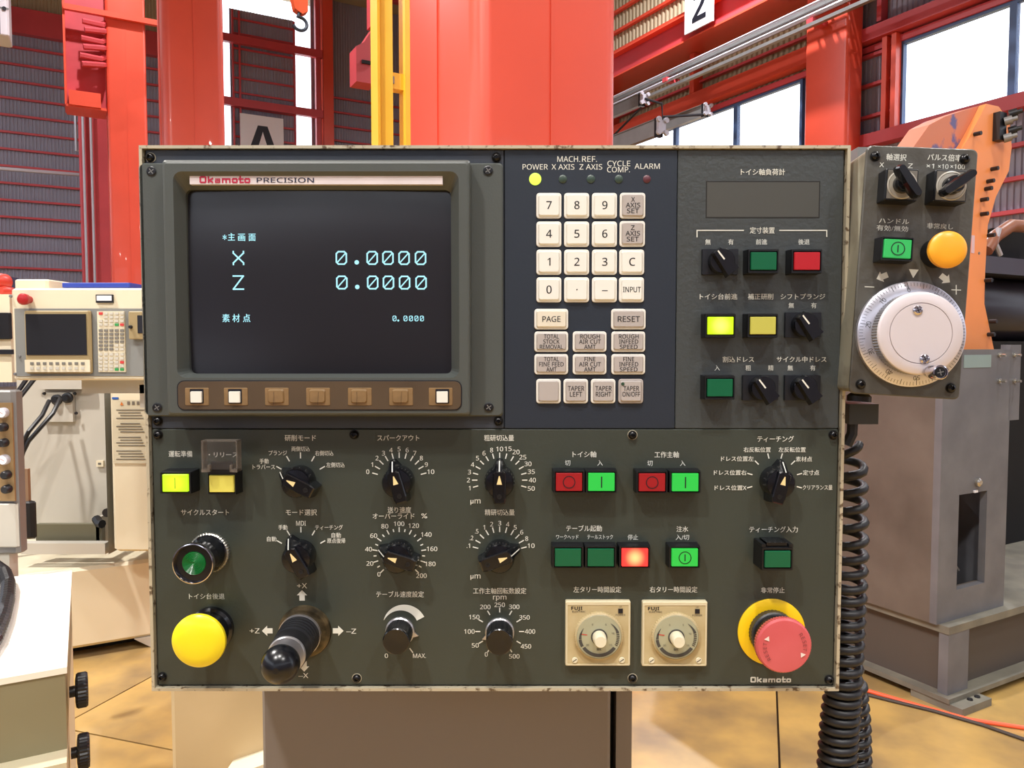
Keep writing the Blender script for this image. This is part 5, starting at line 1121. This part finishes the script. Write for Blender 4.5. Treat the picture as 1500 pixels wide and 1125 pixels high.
def pst(pts): pdone(MB().stroke([pp(*p) for p in pts], .0006, -.00015, PRN), 'printed_sign')
pst([(1267, 420), (1280, 420.5)]); pst([(1394, 424.5), (1407, 425)]); pst([(1400.5, 418), (1400.5, 431)])
# rotary selectors with long levers
SQF = mat('switch_face_grey', (120, 114, 104), rough=.35, metal=.3)
def psel(px, py, ang, lab, L=.0098):
    d = .013; x, z = pp(px, py, d); W_ = .0215
    b = pdone(MB().loft([rr(x, z, W_, W_, .001, 0), rr(x, z, W_, W_, .001, -d+.001), rr(x, z, W_-.001, W_-.001, .001, -d)], BLK), 'rotary_switch', label=lab)
    pdone(MB().box(x-W_/2+.0012, x+W_/2-.0012, -d-.0004, -d, z-W_/2+.0012, z+W_/2-.0012, SQF).lathe([(.0098, 0), (.0098, .0003), (.0090, .0006), (.0085, .0003)], (x, -d-.0003, z), (0, -1, 0), mat('switch_ring', (176, 170, 158), rough=.35, metal=.3), 36), 'switch_face', b)
    hx, hz = x, z
    pdone(MB().lathe([(.0062, 0), (.0060, .006), (.0054, .007)], (hx, -d-.0004, hz), (0, -1, 0), BLKG, 28), 'hub', b)
    a_ = math.radians(ang); ca, sa = math.cos(a_), math.sin(a_)
    def R_(u, v_, y): return (hx+u*ca+v_*sa, y, hz-u*sa+v_*ca)
    def ov(w1, w2, l, y): return [R_(u, v_, y) for u, v_ in [(w1*math.cos(t), l+w1*math.sin(t)) for t in [PI*k/6 for k in range(7)]]+[(-w2, 0)]+[(w1*math.cos(t), -l+w1*math.sin(t)) for t in [PI+PI*k/6 for k in range(7)]]+[(w2, 0)]][::-1]
    pdone(MB().loft([ov(.0030, .0042, L, -d-.006), ov(.0030, .0038, L, -d-.010), ov(.0022, .0026, L-.0004, -d-.0135)], BLKG), 'lever', b)
    p0 = R_(.0002, L-.001, 0); p1_ = R_(.0012, 0, 0); p2_ = R_(.0002, -L+.002, 0)
psel(1321, 270.5, -36, 'left rotary switch of the pendant, lever leaning left'); psel(1393, 272.5, 52, 'right rotary switch of the pendant, lever leaning right')
L_PG = mat('lens_pendant_green', (40, 150, 76), rough=.3, emit=(60, 190, 96), es=.35)
button(1314.5, 364.5, L_PG, 'P', 'green push button marked with a ring and bar', fw=44, fh=34, lw=37, lh=26, d=.013, fr=PF, par=pn)
OYB = mat('amber_plastic', (244, 168, 40), rough=.35, var=.04)
x, z = pp(1388.5, 365.5, .018)
mbb = pdone(MB().lathe([(.0100, 0), (.0095, .012)], (x, 0, z), (0, -1, 0), BLK, 28), 'mushroom_button', label='amber mushroom button of the pendant')
pdone(MB().lathe([(.0095, .012), (.0120, .0145), (.0124, .0165), (.0122, .0185), (.0105, .0200), (.006, .0208), (.0004, .0210)], (x, 0, z), (0, -1, 0), OYB, 48), 'mushroom_head', mbb)
# hand wheel
x, z = pp(1334.5, 489.5, .003); RW = .0362
hw = pdone(MB().lathe([(RW, 0), (RW, .0035), (RW-.0008, .0042), (.0278, .0062), (.0272, .0062)], (x, 0, z), (0, -1, 0), mat('dial_aluminium', (214, 212, 222), rough=.28, metal=.75), 80), 'handwheel', label='round silver handwheel with engraved scale')
mb = MB(); DINK = mat('dial_ink', (60, 60, 66), rough=.5)
def wy(r_): return -.0042-(RW-.0008-r_)/(RW-.0008-.0278)*.002-.00012
for k in range(100):
    a_ = math.radians(-9+3.6*k); r1 = RW-.001; r0 = r1-(.0048 if k % 10 == 0 else (.0036 if k % 5 == 0 else .0024)); w_ = .00012 if k % 5 else .00018
    sx, cz = math.sin(a_), math.cos(a_)
    mb.add([(x+sx*r0-cz*w_, wy(r0), z+cz*r0+sx*w_), (x+sx*r0+cz*w_, wy(r0), z+cz*r0-sx*w_), (x+sx*r1+cz*w_, wy(r1), z+cz*r1-sx*w_), (x+sx*r1-cz*w_, wy(r1), z+cz*r1+sx*w_)], [(0, 1, 2, 3)], DINK)
for k in range(10):
    a_ = math.radians(-9-36*k); t_ = MB().text(str(k*10), 0, 0, 0, .0030, DINK); rr_ = .0302
    t_.map(lambda v: (x+math.sin(a_)*(rr_+v[2])+math.cos(a_)*v[0], wy(rr_+v[2]), z+math.cos(a_)*(rr_+v[2])-math.sin(a_)*v[0])); merge(mb, t_)
pdone(mb, 'scale_print', hw)
HR = .0279
pdone(MB().lathe([(HR, .0062), (HR, .0155)], (x, 0, z), (0, -1, 0), mat('knurl_steel', (150, 148, 146), rough=.35, metal=.8), 180, smooth=False, tooth=1, td=.0008, cap1=False), 'knurled_rim', hw)
PWH = mat('satin_aluminium_disc', (224, 214, 216), rough=.42, metal=.35)
pdone(MB().lathe([(HR-.0006, .0153), (HR, .0160), (HR-.0004, .0173), (HR-.0014, .0179), (.0205, .0179), (.0204, .0172), (.0200, .0172), (.0199, .0180), (.0004, .0180)], (x, 0, z), (0, -1, 0), PWH, 80, cap0=False), 'wheel_face', hw)
for px, py in ((1345, 454.5), (1355, 526)):
    sx_, sz_ = pp(px, py, .019); q_ = MB().lathe([(.0034, 0), (.0031, .0008), (.002, .0014)], (sx_, -.0180, sz_), (0, -1, 0), CHR, 20)
    for t_ in (.4, .4+PI/2): q_.stroke([(sx_-.0017*math.cos(t_), sz_-.0017*math.sin(t_)), (sx_+.0017*math.cos(t_), sz_+.0017*math.sin(t_))], .0005, -.01955, BLACK)
    pdone(q_, 'wheel_screw', hw)
sx_, sz_ = pp(1360, 545, .019)
cr = pdone(MB().lathe([(.0034, 0), (.0034, .003), (.0044, .0045), (.0048, .0095), (.0050, .0165), (.0047, .0180), (.0040, .0182), (.0038, .0172), (.0005, .0170)], (sx_, -.0180, sz_), (0, -1, 0), CHR, 28), 'crank_knob', hw)
q_ = MB().lathe([(.0036, .0171), (.0034, .0176), (.0005, .0176)], (sx_, -.0180, sz_), (0, -1, 0), BLK, 20)
for t_ in (.3, .3+PI/2): q_.stroke([(sx_-.0018*math.cos(t_), sz_-.0018*math.sin(t_)), (sx_+.0018*math.cos(t_), sz_+.0018*math.sin(t_))], .0006, -.0357, GALV)
pdone(q_, 'crank_screw', cr)
# holder bracket and gland
gx_, gz_ = pp(1256, 586, -.03)
pdone(MB().lathe([(.006, 0), (.0085, .002), (.0085, .006)], (gx_+.001, .03, pz0), (0, 0, -1), BLK, 24), 'gland_collar')
gw_ = WF.hit(1254, 604, 1, .02)
done(MB().box(gw_[0]-.012, gw_[0]+.0095, .004, .034, gw_[2]-.0075, gw_[2]+.0075, mat('connector_grey', (56, 58, 56), rough=.4)), 'cable_connector', label='dark grey cable connector block under the pendant', cat='connector')
hb = WF.hit(1248, 300, 1, .035)
done(MB().box(hb[0]-.003, hb[0]+.010, .020, .060, hb[2]-.14, hb[2]+.04, GALV), 'pendant_holder', label='narrow steel holder between control panel and pendant', cat='bracket')
# coiled cables
CBL = mat('cable_black_rubber', (26, 25, 28), rough=.48, var=.1, vscale=40)
def coil(cpts, r_fn, turns, rw, name, label, phase=0):
    # cpts: list of (px,py,y) centre line; turns per segment
    pts = []; C = [WF.hit(a, b, 1, y_) for a, b, y_ in cpts]
    ph = phase
    for i in range(len(C)-1):
        n_ = int(turns[i]*14)
        for k in range(n_):
            t = k/n_; c0 = C[i].lerp(C[i+1], t); ph += 2*PI/14; r_ = r_fn[i]+(r_fn[i+1]-r_fn[i])*t
            d_ = (C[i+1]-C[i]).normalized(); e1 = d_.cross(Vector((0, 1, 0))).normalized(); e2 = d_.cross(e1)
            pts.append(c0+e1*r_*math.cos(ph)+e2*r_*math.sin(ph))
    done(MB().tube(pts, rw, CBL, 10), name, label=label, group='coiled cables', cat='cable')
c0 = WF.hit(1247, 620, 1, .02)
P0 = [WF.hit(1249, 612, 1, .02), WF.hit(1248, 635, 1, .02), WF.hit(1240, 652, 1, .02)]
done(MB().tube([P0[0], P0[0].lerp(P0[1], .5), P0[1], P0[2]], .0042, CBL, 8), 'straight_cable', label='short straight black cable between connector and coil', cat='cable')
coil([(1242, 652, .035), (1247, 690, .035), (1246, 800, .035), (1243, 860, .035), (1236, 1000, .035), (1230, 1060, .035), (1222, 1180, .035)], [.008, .0092, .0105, .0108, .0112, .0118, .0122], [1.1, 4.4, 2.8, 8.2, 4.6, 8.8], .0035, 'coiled_cable', 'stretched black coiled cable hanging beside the panel edge')
coil([(1246, 990, .07), (1247, 1010, .07), (1250, 1060, .07), (1252, 1180, .07)], [.0105, .0105, .0115, .012], [1.2, 3.4, 8], .0030, 'coiled_cable', 'second black coiled cable half hidden behind the first', phase=1)
for o in bpy.data.objects:
    if o.type == 'MESH' and any(p.use_smooth for p in o.data.polygons): o.data.set_sharp_from_angle(angle=math.radians(38))
